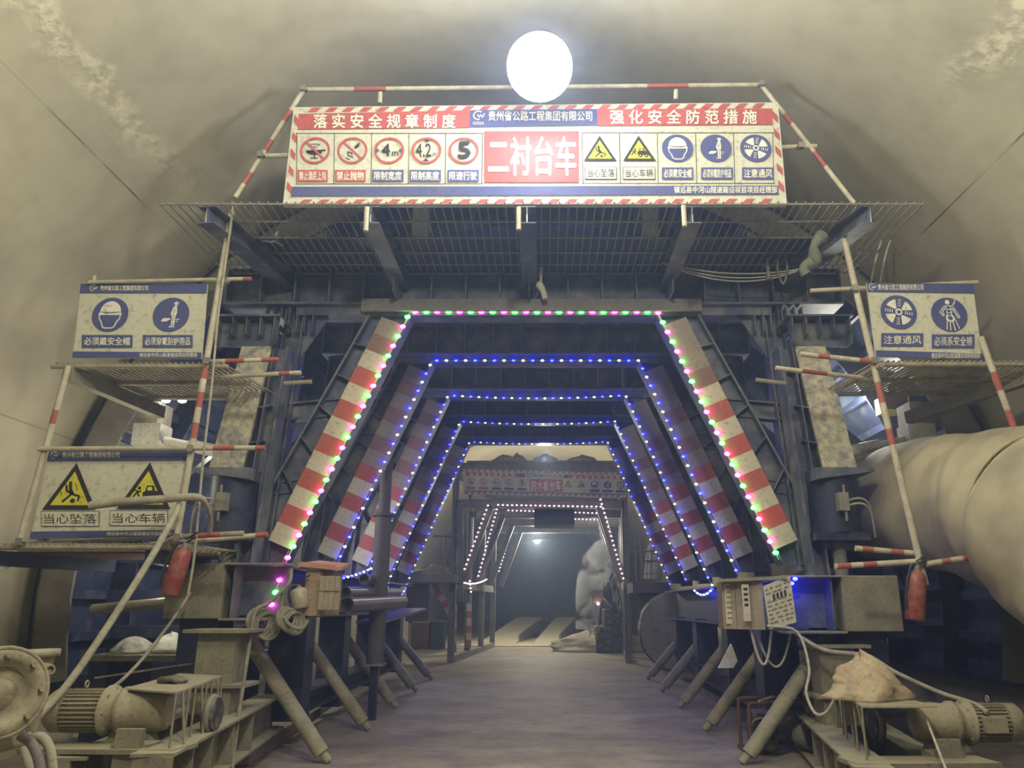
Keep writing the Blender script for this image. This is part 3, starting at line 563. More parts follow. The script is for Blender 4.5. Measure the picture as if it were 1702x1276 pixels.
    for z in (2.5, 2.45): mb.tube([(X(3.14), yc - 0.22, z), (X(3.27), yc - 0.26, z + 0.02), (X(3.38), yc - 0.2, z - 0.06), (X(3.44), yc - 0.1, z - 0.3)], 0.012, hose_m, 6)
    build('hydraulic_hose', mb, jk)
    # lower leg under the bottom girder down to the travelling wheels
    for xa, xb, y, z in ((3.1, 3.5, 8.0, 0.95), (2.5, 2.9, 8.9, 0.3), (2.6, 2.95, 11.0, 0.2), (2.6, 2.95, 13.2, 0.25), (2.6, 2.95, 15.2, 0.3)):
        mb = MB(); mb.box(min(X(xa), X(xb)), max(X(xa), X(xb)), y, y + 0.35, z, 1.4 + dz, steel_deep); build('lower_leg', mb, tr)
    mb = MB(); mb.ibeam((X(2.75), 8.9, 0.42), (X(2.75), 15.9, 0.5), 0.22, 0.3, steel_deep); build('lower_tie_beam', mb, tr)
    mb = MB()                                             # formwork shell flank: skin, front rib, ribs behind
    for k in range(20):
        a, b = R(-11 + 5.05 * k), R(-5.95 + 5.05 * k); q = lambda an, r_: (TX + s * r_ * math.cos(an), TZ + r_ * math.sin(an))
        p = [q(a, 5.4), q(b, 5.4), q(b, 5.02), q(a, 5.02)]; mb.prism(p, shell_m, 8.62, 8.66)
        for y in (10.1, 11.7, 13.3, 14.9): mb.prism([q(a, 5.38), q(b, 5.38), q(b, 5.12), q(a, 5.12)], steel_deep, y, y + 0.03)
        vs = [(q(an, r_)[0], y, q(an, r_)[1]) for an in (a, b) for r_ in (5.38, 5.41) for y in (8.6, 16.4)]
        mb.add(vs, [(0, 1, 5, 4), (2, 3, 7, 6)], steel_deep)
        mb.beam((q(a, 5.3)[0], 8.66, q(a, 5.3)[1]), (q(a, 5.3)[0], 16.4, q(a, 5.3)[1]), 0.05, 0.1, steel_deep)
    build('formwork_shell', mb, tr, 'curved formwork shell against the lining')
    sj = node('screw_jack', tr, 'pale side jack between the shell and the upright posts')
    mb = MB(); mb.cyl((X(3.25), 9.0, 3.15), (X(4.1), 9.0, 3.32), 0.075, white_paint); mb.cyl((X(4.1), 9.0, 3.32), (X(4.5), 9.0, 3.40), 0.05, white_paint); build('jack_body', mb, sj)
    mb = MB(); mb.box(min(X(4.4), X(4.72)), max(X(4.4), X(4.72)), 8.85, 9.15, 3.3, 3.56, white_paint); mb.box(min(X(4.5), X(4.85)), max(X(4.5), X(4.85)), 8.95, 9.3, 3.5, 3.85, dusty); build('jack_bracket', mb, sj)
    for y, z0, z1 in ((9.2, 3.9, 2.4), (10.9, 4.1, 2.6), (12.6, 3.6, 2.2)): mb = MB(); mb.beam((X(2.95), y, z0 + 0.3), (X(4.95), y, z1), 0.12, 0.16, steel_deep); build('side_brace', mb, tr)
    for z, xa, xb in ((2.05, 3.0, 5.0), (1.2, 3.0, 4.9), (1.6, 3.1, 5.0)): mb = MB(); mb.beam((X(xa), 9.4, z), (X(xb), 9.4, z), 0.12, 0.14, steel_deep); build('side_brace', mb, tr)
# platform brackets: cantilever I beams towards the camera
for k, px in enumerate((345, 617, 876, 1150, 1445)):
    xt = P(px, 345, 6.6).x; xb = {0: -2.95, 4: 2.72}.get(k, xt + (0.0 if k else 0)); mb = MB()
    mb.ibeam((xt, 6.6, 5.07), (xb, 8.3, 5.09), 0.18, 0.17, steel, t=0.012)
    mb.box(xt - 0.006, xt + 0.006, 6.6, 6.61, 4.99, 5.15, board_y)
    build('cantilever_beam', mb, tr)
    if k in (1, 2, 3):
        mb = MB(); mb.prism([(xb - 0.008, 4.8), (xb + 0.008, 4.8), (xb + 0.008, 5.0), (xb - 0.008, 5.0)], steel, 7.8, 8.3); build('gusset_plate', mb, tr)
for px, w_ in ((530, 0.26), (700, 0.2), (1080, 0.2), (1266, 0.42)):   # stub posts carrying the shell on the front girder
    p = P(px, 370, 8.75); mb = MB(); mb.box(p.x - w_ / 2, p.x + w_ / 2, 8.68, 8.86, 5.23, TZ + math.sqrt(5.2 ** 2 - (p.x - TX) ** 2), steel_grey); build('shell_post', mb, tr)
mb = MB(); mb.box(TC - 2.9, TC + 2.9, 8.5, 9.0, 5.0, 5.23, steel_deep); build('girder_cover', mb, tr)
# ------------------------------------------------------------------ hazard boards on the raking legs
ordn = ('nearest', 'second', 'third', 'fourth', 'farthest')
for i in range(5):
    for s in (-1, 1):
        Y = YF[i] - 0.13; mb = MB(); a = (1.545, 4.56); b = (2.585, 2.08); n = 13
        dx, dz = b[0] - a[0], b[1] - a[1]; L_ = math.hypot(dx, dz); nx, nz = -dz / L_ * 0.27, dx / L_ * 0.27
        # board, 0.27 m wide, in 13 squares of worn reflective film
        for k in range(n):
            p, q = (a[0] + dx * k / n, a[1] + dz * k / n), (a[0] + dx * (k + 1) / n, a[1] + dz * (k + 1) / n)
            pts = [(sx(s, p[0] - nx * 0.3), p[1] - nz * 0.3), (sx(s, p[0] + nx * 0.7), p[1] + nz * 0.7), (sx(s, q[0] + nx * 0.7), q[1] + nz * 0.7), (sx(s, q[0] - nx * 0.3), q[1] - nz * 0.3)]
            red = (k % 2 == 1) if s < 0 else (k % 2 == 1 and k > 2)
            shaded = k < ((2 if s < 0 else 4) if i == 0 else 7)          # upper squares darkened in colour to stand for shade under the deck
            mb.prism(pts, (red_shaded if shaded else pole_red_film) if red else (film_shaded if shaded else film_w), Y - 0.006, Y + 0.006)
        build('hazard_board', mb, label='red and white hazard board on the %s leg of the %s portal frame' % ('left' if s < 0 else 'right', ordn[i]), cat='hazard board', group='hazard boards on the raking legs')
# wooden plank lying along the front girder
mb = MB(); p, q = P(601, 507, 8.1), P(1166, 507, 8.1); mb.box(p.x, q.x, 8.08, 8.12, p.z - 0.07, p.z + 0.07, wood_grey); build('plank', mb, label='long grey plank standing on the lower flange of the front girder', cat='plank')
# ------------------------------------------------------------------ raking tube props from the trolley to the floor
for i in range(5):
    for s in (-1, 1):
        y = YF[i] + (0.0 if s < 0 else (-0.05 if i < 2 else 0.0)); fz = floor_z(y)
        if s < 0: foot = Vector((-2.12, y, fz)); top = Vector((-3.12, y + 0.05, 1.25))
        else: foot = Vector((1.93, y, fz)); top = Vector((2.95, y + 0.05, 1.25))
        d = (top - foot).normalized(); pr = thing('tube_prop', foot, 'grey tube prop slanting to the floor under the %s leg of the %s portal frame' % ('left' if s < 0 else 'right', ordn[i]), 'prop', 'slanting tube props along the trolley')
        m_ = hose_m if i == 0 else pole_g if i < 3 else steel_grey
        mb = MB(); mb.tube([foot + d * 0.12, foot + d * 0.75, top], 0.075, m_, 14); mb.torus(foot + d * 0.8, d, 0.073, 0.008, m_, 14, 6); build('tube', mb, pr)
        mb = MB(); mb.tube([foot + Vector((0, 0, 0.02)), foot + d * 0.2], 0.042, m_, 10); build('screw_foot', mb, pr)
# ------------------------------------------------------------------ LED strings along the portals
bulb_mb = MB(); bulb_mb.lathe([(0.0, -0.026), (0.012, -0.02), (0.018, -0.006), (0.018, 0.006), (0.012, 0.02), (0.0, 0.026)], None, (0, 0, 0), (1, 0, 0), 8)
def bulb_mesh(m):
    me = bpy.data.meshes.new('bulb'); me.from_pydata(bulb_mb.v, [], bulb_mb.f); me.materials.append(m); me.polygons.foreach_set('use_smooth', [True] * len(me.polygons)); return me
led = {k: bulb_mesh(m) for k, m in led_m.items()}
def path_points(pts, step):
    out = []; rest = 0.0
    for a, b in zip(pts, pts[1:]):
        a, b = Vector(a), Vector(b); L_ = (b - a).length; t = rest
        while t < L_: out.append(a.lerp(b, t / L_)); t += step
        rest = t - L_
    return out
def led_string(pts, step, kinds, wire, label, group='LED light strings', size=1.0):
    r_ = thing('light_string', pts[0], label, 'light string', group); mb = MB(); mb.tube(pts, 0.006, wire, 6); build('wire', mb, r_)
    for k, p in enumerate(path_points(pts, step)): put('bulb', led[kinds[k % len(kinds)]], r_, p + Vector((0, -0.012, 0))).scale = (size,) * 3
    return r_
def sag(a, b, drop, n=8): a, b = Vector(a), Vector(b); return [a.lerp(b, k / n) - Vector((0, 0, drop * 4 * (k / n) * (1 - k / n))) for k in range(n + 1)]
for i in range(5):
    Y = YF[i] - 0.15; top = 4.68; hw = 1.40; xb, zb = 2.54, 2.0 - (0.05 if i == 0 else 0.12)
    L0, L1, R1, R0 = (TC - xb, Y, zb), (TC - hw, Y, top), (TC + hw, Y, top), (TC + xb, Y, zb)
    mid = sag(L1, R1, 0.0 if i < 2 else 0.05, 10); pts = [L0, L1] + mid[1:-1] + [R1, R0]
    if i == 0: pts = [(TC - 2.62, Y - 0.1, 1.5), (TC - 2.56, Y - 0.1, 1.75)] + pts
    if i in (1, 3): pts = sag((TC - 2.3, YF[i + 1] - 0.15, 2.1), (TC - 2.62, Y + 0.1, 1.8), 0.05, 5)[:-1] + pts if i == 1 else sag((TC - 2.55, YF[4] - 0.2, 1.8), (TC - 2.6, Y, 1.8), 0.2, 8)[:-1] + pts
    if i in (1, 2): pts = pts + sag((TC + 2.62, Y + 0.05, 1.75), (TC + 2.62, YF[i + 1] - 0.3, 1.75), 0.1, 6)
    led_string(pts, 0.125 if i == 0 else 0.13, ('pink', 'green') if i == 0 else ('blue', 'white'), cable_m,
               ('string of pink and green LED bulbs around the %s portal' if i == 0 else 'string of blue and white LED bulbs around the %s portal') % ordn[i], size=1.25 if i == 0 else 0.85 - 0.05 * i)
# ------------------------------------------------------------------ the big lamp over the banner, its globe swollen to the size of its glare
c = P(897, 112, 6.15)
gl = thing('globe_lamp', c, 'large white globe lamp sized to its own glare above the safety banner', 'lamp')
prof = lambda a0, a1, st_: [(0.27 * math.cos(R(a)), 0.31 * math.sin(R(a))) for a in range(a0, a1, st_)]
AX = Vector((0, -0.93, -0.36))
mb = MB(); mb.lathe([(0.31 * math.cos(R(a)), 0.31 * math.sin(R(a))) for a in range(12, 91, 6)], globe_m, c, AX, 28); build('globe', mb, gl)
mb = MB(); mb.lathe([(0.31 * math.cos(R(a)), 0.31 * math.sin(R(a))) for a in range(-90, 13, 6)], cap_m, c, AX, 28); build('dim_glow_cap', mb, gl)  # cap added with a dim glow to spare ceiling and banner
mb = MB(); mb.lathe([(0.05, 0.28), (0.07, 0.3), (0.03, 0.36)], board_y, c, (0, 0, 1), 14); mb.tube([c + Vector((0, 0.05, 0.32)), c + Vector((0, 0.42, 0.2))], 0.012, pole_w, 6); build('bracket_arm', mb, gl)

# ------------------------------------------------------------------ painted scaffold tubes
def pole(mb, a, b, r_=0.024, bands=(), base=None):
    a, b = Vector(a), Vector(b); cuts = [0.0]
    for t0, t1 in bands: cuts += [t0, t1]
    cuts.append(1.0)
    for k in range(len(cuts) - 1):
        if cuts[k + 1] - cuts[k] < 1e-4: continue
        mb.tube([a.lerp(b, cuts[k]), a.lerp(b, cuts[k + 1])], r_, (base or pole_w) if k % 2 == 0 else pole_r, 10, caps=True)
def pole_part(name, root, a, b, bands=(), r_=0.024, base=None, label=None):
    mb = MB(); pole(mb, a, b, r_, bands, base); return build(name, mb, root, label)
def coupler(root, p):
    mb = MB(); p = Vector(p); mb.torus(p, (0, 0, 1), 0.03, 0.014, steel_grey, 12, 6); mb.box(p.x - 0.025, p.x + 0.025, p.y - 0.045, p.y - 0.02, p.z - 0.03, p.z + 0.03, steel_grey); build('coupler', mb, root)
# rail frame around the banner
rf = thing('guard_rail', (0, 6.7, 5.2), 'red and white tube railing framing the safety banner above the deck', 'railing')
Q = lambda px, py, Y=6.72: P(px, py, Y)
pole_part('top_rail', rf, Q(505, 149), Q(1265, 141), ((0.11, 0.18), (0.75, 0.84)))
pole_part('raking_post', rf, Q(391, 328), Q(505, 149), ((0.12, 0.22), (0.42, 0.52), (0.7, 0.8)))
pole_part('raking_post', rf, Q(1420, 338), Q(1265, 141), ((0.3, 0.42), (0.66, 0.74)))
pole_part('stub_post', rf, Q(631, 172), Q(632, 154)); pole_part('stub_post', rf, Q(1123, 166), Q(1124, 150))
pole_part('stub_post', rf, Q(608, 384, 6.55), Q(610, 345, 6.55)); pole_part('stub_post', rf, Q(862, 382, 6.55), Q(862, 345, 6.55)); pole_part('stub_post', rf, Q(1138, 376, 6.55), Q(1136, 342, 6.55))
pole_part('side_rail', rf, Q(434, 259), Q(500, 258)); pole_part('side_rail', rf, Q(1290, 245), Q(1357, 243))
for q in ((505, 149), (1265, 141), (434, 259), (1330, 244)): coupler(rf, Q(*q, 6.70))
# upper working deck: welded rod grating
dk = thing('deck_grating', (0, 7.4, 5.18), 'welded rod grating deck on the cantilever beams under the banner', 'grating')
mb = MB(); x0, x1 = -3.68, 3.62; n = 84
for k in range(n + 1): x = lerp(x0, x1, k / n); mb.beam((x, 6.58, 5.19), (x, 8.25, 5.19), 0.013, 0.013, rod_m)
build('grating_bars', mb, dk)
mb = MB()
for y in (6.6, 6.95, 7.3, 7.65, 7.95, 8.2): mb.tube([(x0 + (0.25 if 6.6 < y < 7.6 else 0), y, 5.178), (x1 - (0.25 if 6.6 < y < 7.6 else 0), y, 5.178)], 0.011, rod_m, 6)
build('cross_bars', mb, dk)
mb = MB(); mb.box(-3.1, 2.9, 7.35, 8.2, 5.2, 5.215, steel_deep)
build('deck_sheet', mb, dk, 'patchy lattice sheet at the back of the deck')
# things lying on and hanging from the deck
def bundle(name, pts_list, r_, m, label, cat, part='strand'):
    r0 = thing(name, pts_list[0][0], label, cat)
    for pts in pts_list: mb = MB(); mb.tube(pts, r_, m, 6); build(part, mb, r0)
    return r0
bundle('hanging_cable', [sag(P(1100, 436, 7.75), P(1340, 445, 7.75), d, 12) for d in (0.10, 0.15, 0.19)], 0.008, cable_m, 'three slack pale cables hanging under the right half of the deck', 'cable')
bundle('hanging_cable', [sag(P(1480, 400, 7.9), P(1462, 476, 7.9), -0.05, 6), sag(P(1465, 400, 7.9), P(1446, 476, 7.9), -0.03, 6)], 0.012, cable_m, 'pair of grey cables dropping behind the right cantilever beam', 'cable')
mb = MB(); mb.tube([P(430, 395, 7.4), P(452, 402, 7.4), P(462, 385, 7.4), P(455, 398, 7.4), P(470, 408, 7.4)], 0.012, cable_m, 6); build('cable_end', mb, label='loose loop of pale cable on the left half of the deck', cat='cable')
mb = MB(); c0 = P(1300, 418, 7.7); c1 = P(1302, 472, 7.7); mb.tube([c0 + Vector((-0.02, 0, 0)), c0.lerp(c1, 0.5) + Vector((-0.06, 0, 0)), c1, c0.lerp(c1, 0.5) + Vector((0.05, 0, 0)), c0 + Vector((0.02, 0, 0))], 0.014, rope_m, 6); build('rope', mb, label='hanging loop of dirty rope under the right deck', cat='rope')
mb = MB(); mb.tube([P(1275, 430, 7.7), P(1278, 465, 7.7)], [0.012, 0.03], rope_m, 6); build('rope', mb, label='knotted rope end hanging left of the rope loop', cat='rope')
def rag(name, pts, w, m, label):
    mb = MB(); vs = []; n = len(pts); rnd = random.Random(len(label))
    rs = [w * (0.5 + rnd.random() * 0.8) for _ in pts]; mb.tube([Vector(p) + Vector((rnd.uniform(-.03, .03), rnd.uniform(-.02, .02), 0)) for p in pts], rs, m, 9); return build(name, mb, label=label, cat='rag')
rag('rag', [P(1362, 392, 7.0), P(1352, 410, 7.0), P(1350, 430, 7.05), P(1338, 445, 7.1), P(1340, 455, 7.1)], 0.06, net_m, 'grey-green rag of netting tied under the right cantilever beam')
mb = MB(); mb.tube([P(899, 445, 7.95), P(899, 468, 7.95)], [0.03, 0.012], cable_m, 8); mb.tube([P(899, 468, 7.95), P(897, 474, 7.95), P(903, 484, 7.95), P(906, 497, 7.95)], [0.02, 0.05, 0.035, 0.03], board_y, 8); build('wrapped_plug', mb, label='taped white cable plug hanging beside the middle cantilever beam', cat='plug')

# ------------------------------------------------------------------ side platforms
def side_platform(label, X0, X1, Y0, Y1, z, bearers, bm_):
    r_ = thing('side_platform', ((X0 + X1) / 2, (Y0 + Y1) / 2, z), label, 'platform')
    mb = MB(); n = int((X1 - X0) / 0.055)
    for k in range(n + 1): x = lerp(X0, X1, k / n); mb.beam((x, Y0, z), (x + 0.12 * (1 if X0 < 0 else -1), Y1, z), 0.016, 0.014, pole_g)
    build('grating', mb, r_)
    for y in (Y0 + 0.02, lerp(Y0, Y1, 0.5), Y1 - 0.02): mb = MB(); mb.tube([(X0 - 0.05, y, z - 0.03), (X1 + 0.05, y, z - 0.03)], 0.024, pole_g, 8); build('bearer_tube', mb, r_)
    for a, b in bearers: mb = MB(); mb.beam(a, b, 0.10, 0.13, bm_); build('bracket_beam', mb, r_)
    return r_
side_platform('upper left rod grating platform under the helmet sign', -4.62, -3.05, 6.95, 8.15, 3.70, [((-4.5, 6.95, 3.6), (-4.28, 8.35, 3.56))], dusty)
side_platform('right rod grating platform under the fan sign', 3.15, 4.75, 6.95, 8.05, 3.72, [((4.75, 6.9, 3.62), (4.05, 8.35, 3.5))], dusty)
lp = side_platform('lower left platform under the two yellow warning triangles', -5.12, -3.2, 6.95, 8.3, 2.02, [((-4.9, 7.0, 1.9), (-4.6, 8.4, 1.9)), ((-3.5, 7.0, 1.92), (-3.6, 8.4, 1.9))], steel_deep)
mb = MB(); mb.box(-5.0, -3.3, 7.3, 8.25, 1.955, 1.975, rust); build('deck_board', mb, lp, 'dark brown boards of the lower platform')
mb = MB(); mb.beam((-5.15, 7.1, 1.88), (-4.85, 7.1, 1.88), 0.12, 0.16, white_paint); build('packing_block', mb, lp)
# guard frames carrying the signs
gf = thing('scaffold_frame', P(296, 900, 6.93), 'red and white tube frame holding the two left signs', 'scaffold')
q = lambda px, py, Y=6.93: P(px, py, Y)
pole_part('upright_tube', gf, q(385, 352), q(292, 903), ((0.50, 0.535), (0.575, 0.62), (0.665, 0.71)), 0.030)
pole_part('upright_tube', gf, q(114, 608), q(30, 905), ((0.26, 0.34),), 0.026)
pole_part('upright_tube', gf, q(158, 458, 7.04), q(152, 480, 7.04), (), 0.02)
pole_part('cross_tube', gf, q(148, 469, 6.97), q(418, 463, 6.97), ((0.95, 1.0),), 0.02)
pole_part('cross_tube', gf, q(338, 601, 7.0), q(463, 597, 7.0), ((0.3, 0.55), (0.78, 1.0)), 0.022)
pole_part('cross_tube', gf, q(350, 627, 7.2), q(500, 619, 7.2), ((0.76, 0.88),), 0.022)
pole_part('cross_tube', gf, q(472, 637, 7.6), q(518, 634, 7.6), (), 0.022, pole_g)
pole_part('cross_tube', gf, q(64, 746, 6.9), q(440, 744, 6.9), ((0.775, 0.87), (0.96, 1.0)), 0.023)
pole_part('cross_tube', gf, q(22, 906, 7.06), q(405, 886, 7.06), ((0.78, 0.9),), 0.024, pole_g)
pole_part('cross_tube', gf, q(250, 905, 7.2), q(445, 888, 7.2), ((0.9, 1.0),), 0.024)
pole_part('cross_tube', gf, q(270, 901, 6.85), q(302, 889, 7.0), (), 0.022, pole_g)
for p_ in ((296, 893), (35, 900), (318, 746), (345, 601), (375, 468)): coupler(gf, q(*p_, 6.9))
gr_ = thing('scaffold_frame', P(1540, 935, 6.93), 'red and white tube frame holding the right sign', 'scaffold')
pole_part('upright_tube', gr_, q(1403, 398), q(1538, 972), ((0.445, 0.505), (0.58, 0.625)), 0.030)
pole_part('upright_tube', gr_, q(1630, 560), q(1697, 742), ((0.33, 0.5), (0.68, 0.85)), 0.030)
pole_part('cross_tube', gr_, q(1347, 483, 7.06), q(1625, 469, 7.06), (), 0.022)
pole_part('cross_tube', gr_, q(1330, 588, 6.9), q(1452, 601, 6.9), ((0.24, 0.4), (0.8, 1.0)), 0.024)
pole_part('cross_tube', gr_, q(1289, 611, 7.2), q(1460, 631, 7.2), ((0.26, 0.5),), 0.022)
pole_part('cross_tube', gr_, q(1402, 641, 7.7), q(1466, 606, 6.8), (), 0.024, pole_g)
pole_part('cross_tube', gr_, q(1256, 631, 7.7), q(1306, 637, 7.7), (), 0.022, pole_g)
pole_part('cross_tube', gr_, q(1422, 911, 6.98), q(1526, 920, 6.98), ((0.1, 0.28), (0.55, 0.76)), 0.026)
pole_part('cross_tube', gr_, q(1388, 941, 6.9), q(1540, 932, 6.9), ((0.02, 0.17), (0.3, 0.45)), 0.026)
pole_part('cross_tube', gr_, q(1540, 937, 6.85), q(1620, 925, 6.85), ((0.3, 0.48), (0.74, 1.0)), 0.026)
for p_ in ((1533, 930), (1420, 480), (1451, 600)): coupler(gr_, q(*p_, 6.9))
mb = MB(); mb.tube([q(388, 335, 6.8), q(380, 400, 6.8), q(363, 520, 6.8), q(352, 640, 6.8), q(338, 760, 6.8), q(330, 850, 6.8), q(322, 930, 6.8), q(312, 990, 6.8)], 0.012, hose_m, 6); build('hanging_rope', mb, label='thin grey rope hanging down beside the left guard frame', cat='rope')
# flexible conduit and hoses at the left
mb = MB(); mb.tube([P(150, 840, 6.6), P(200, 834, 6.6), P(260, 830, 6.6), P(325, 826, 6.65), P(342, 838, 6.75), P(350, 862, 6.9), P(349, 885, 7.0)], [0.036, 0.036, 0.035, 0.034, 0.022, 0.018, 0.018], hose_m, 12, hollow=0.7); build('hose', mb, label='pale open-ended hose sticking out across the yellow triangle sign', cat='hose')
mb = MB(); pts = [P(298, 838, 6.65), P(283, 870, 6.5), P(240, 945, 6.3), P(165, 1062, 6.0), P(110, 1140, 5.8), P(58, 1198, 5.6), P(40, 1240, 5.5), P(60, 1300, 5.5)]; mb.tube(pts, 0.027, hose_m, 10); build('hose', mb, label='long pale hose running down from the lower left platform to the pump', cat='hose')
mb = MB(); mb.tube([P(316, 985, 7.6), P(290, 1025, 7.3), P(245, 1085, 6.9), P(205, 1128, 6.5), P(180, 1146, 6.1)], 0.014, hose_m, 8); build('hose', mb, label='thin pale cable running down to the left motor', cat='cable')
# ------------------------------------------------------------------ fire extinguishers
def extinguisher(label, top, bottom, r_, m, small=False):
    top, bottom = Vector(top), Vector(bottom); ax = (top - bottom).normalized(); L_ = (top - bottom).length
    e = thing('fire_extinguisher', bottom, label, 'fire extinguisher'); mb = MB()
    mb.lathe([(r_ * 0.85, 0), (r_, 0.012), (r_, L_ * 0.74), (r_ * 0.8, L_ * 0.84), (r_ * 0.35, L_ * 0.9)], m, bottom, ax, 20); build('cylinder', mb, e)
    mb = MB(); mb.lathe([(r_ * 0.3, L_ * 0.9), (r_ * 0.3, L_)], steel_grey, bottom, ax, 10); t = bottom + ax * L_; mb.beam(t, t + Vector((0.09, -0.02, 0.05)), 0.02, 0.012, dark_rub); mb.beam(t + Vector((0, 0, 0.03)), t + Vector((0.1, -0.02, 0.09)), 0.02, 0.01, dark_rub); build('valve', mb, e)
    mb = MB(); mb.tube([t, t + Vector((-0.07, -0.03, -0.02)), bottom + ax * L_ * 0.5 + Vector((-r_ - 0.02, -0.04, 0)), bottom + ax * L_ * 0.2 + Vector((-r_ - 0.01, -0.03, 0))], 0.011, dark_rub, 8); build('discharge_hose', mb, e)
    return e
extinguisher('tilted red fire extinguisher hanging under the lower left platform', P(309, 902, 6.8), P(281, 990, 6.75), 0.078, ext_red)
extinguisher('dusty red fire extinguisher hanging below the right guard frame', P(1524, 938, 6.85), P(1521, 1031, 6.85), 0.082, ext_red)
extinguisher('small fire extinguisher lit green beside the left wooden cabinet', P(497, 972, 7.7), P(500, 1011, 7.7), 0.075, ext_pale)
# ------------------------------------------------------------------ coiled cables on the left bottom girder
def coil(label, px, py, Y, rr, extra):
    r_ = thing('cable_coil', P(px, py, Y), label, 'cable coil'); c0 = P(px, py, Y)
    for k in range(5):
        mb = MB(); mb.torus(c0 + Vector((0.02 * k - 0.06, 0.012 * k, -0.012 * k)), (0.75, -0.6, 0.1), rr + 0.004 * (k % 3), 0.016, coil_m, 22, 6); build('turn', mb, r_)
    mb = MB(); mb.tube(extra, 0.018, coil_m, 8); build('cable_tail', mb, r_); return r_
coil('dusty cable coil hanging in front of the left bottom girder', 440, 1032, 7.55, 0.115, [P(484, 946, 7.7), P(482, 965, 7.65), P(465, 985, 7.55), P(445, 1003, 7.5), P(425, 1015, 7.45), P(416, 1060, 7.4), P(410, 1100, 7.3), P(395, 1200, 7.1), P(383, 1300, 6.9)])
coil('second dusty cable coil below the small green-lit fire extinguisher', 486, 1027, 7.6, 0.095, [P(470, 985, 7.62), P(468, 1010, 7.6), P(478, 1035, 7.55), P(500, 1045, 7.55), P(512, 1030, 7.6)])
# ------------------------------------------------------------------ boxes, notices and pipes on the bottom girders
def boards(mb, a, b, z0, z1, n, m, th=0.02, gap=0.006):   # upright boards between two floor points a and b
    a, b = Vector((a[0], a[1], 0)), Vector((b[0], b[1], 0))
    for k in range(n):
        p, q_ = a.lerp(b, k / n), a.lerp(b, (k + 1) / n - gap / (b - a).length); mb.beam((p.x, p.y, (z0 + z1) / 2), (q_.x, q_.y, (z0 + z1) / 2), th, z1 - z0, m)
p0, p1 = P(503, 1027, 7.75), P(529, 1027, 7.75)
z0, z1 = 1.4, 1.83
wb = thing('wooden_cabinet', (p1.x, 7.9, z0), 'weathered wooden cabinet with a slanted red lid on the left bottom girder', 'cabinet')
mb = MB(); boards(mb, (p0.x, 7.75), (p1.x, 7.75), z0, z1, 1, wood_planed); boards(mb, (p1.x, 7.75), (p1.x + 0.06, 8.25), z0, z1, 2, wood); mb.box(p0.x, p1.x, 7.76, 8.25, z0, z0 + 0.02, wood); mb.box(p0.x, p1.x, 8.2, 8.25, z0, z1, wood); build('body', mb, wb)
mb = MB(); mb.beam((p0.x - 0.06, 7.7, z1 + 0.05), (p1.x + 0.12, 7.75, z1 + 0.02), 0.08, 0.05, lid_red); mb.add([(p0.x - 0.06, 7.66, z1 + 0.06), (p1.x + 0.2, 7.7, z1 + 0.02), (p1.x + 0.14, 8.3, z1 + 0.09), (p0.x - 0.04, 8.3, z1 + 0.12), (p0.x - 0.06, 7.66, z1 + 0.03), (p1.x + 0.2, 7.7, z1 - 0.01), (p1.x + 0.14, 8.3, z1 + 0.06), (p0.x - 0.04, 8.3, z1 + 0.09)], [(0, 1, 2, 3), (7, 6, 5, 4), (0, 4, 5, 1), (1, 5, 6, 2), (2, 6, 7, 3), (3, 7, 4, 0)], lid_red); build('lid', mb, wb, 'slanted reddish lid')
sp = thing('slatted_crate', P(541, 1013, 7.72), 'grey slatted wooden crate hung beside the wooden cabinet', 'crate')
a_, b_ = P(531, 985, 7.7), P(565, 985, 7.7); zt, zb = P(540, 957, 7.7).z, P(540, 1013, 7.7).z
for k in range(4): mb = MB(); x0 = lerp(a_.x, b_.x, k / 4); mb.box(x0, x0 + 0.047, 7.68 + 0.008 * (k % 2), 7.7 + 0.008 * (k % 2), zb, zt, wood_pale); build('slat', mb, sp)
mb = MB(); mb.box(a_.x, b_.x, 7.71, 7.745, zb + 0.01, zt - 0.02, wood); mb.box(a_.x, b_.x, 7.672, 7.68, lerp(zb, zt, 0.55), lerp(zb, zt, 0.6), wood); build('body', mb, sp)
# right side: cabinet of boards with a strip label, and the paper notice
a_, b_ = P(1207, 1000, 7.95), P(1262, 1000, 7.85); zt, zb = P(1235, 966, 7.9).z, P(1235, 1046, 7.9).z
rb = thing('wooden_cabinet', ((a_.x + b_.x) / 2, 8.0, zb), 'pale wooden cabinet with a rounded lid on the right bottom girder', 'cabinet')
mb = MB(); boards(mb, (a_.x, 8.1), (b_.x + 0.05, 7.85), zb, zt, 3, wood_pale); mb.box(a_.x, b_.x + 0.1, 8.12, 8.35, zb, zt, wood); build('body', mb, rb)
mb = MB(); mb.beam((a_.x - 0.02, 8.08, zt + 0.01), (b_.x + 0.3, 7.86, zt + 0.03), 0.3, 0.03, dusty); build('lid', mb, rb)
mb = MB(); p = P(1239, 1000, 7.9); mb.box(p.x - 0.035, p.x + 0.035, 7.87, 7.885, zb + 0.08, zt - 0.03, board_y)
for k in range(4): mb.box(p.x - 0.02, p.x + 0.02, 7.866, 7.87, zb + 0.22 + 0.05 * k, zb + 0.245 + 0.05 * k, s_black)
build('label_strip', mb, rb, 'white paper strip with dark characters')
mb = MB(); p = P(1216, 990, 8.05); mb.box(p.x - 0.07, p.x + 0.07, 8.04, 8.055, zb + 0.05, zt - 0.02, board_y)
for k in range(7): mb.box(p.x - 0.055, p.x + 0.05, 8.036, 8.04, zb + 0.1 + 0.05 * k, zb + 0.112 + 0.05 * k, ink)
build('paper_sheet', mb, rb)
cs = [P(1268, 974, 7.75), P(1313, 956, 7.75), P(1324, 1034, 7.75), P(1279, 1046, 7.75)]
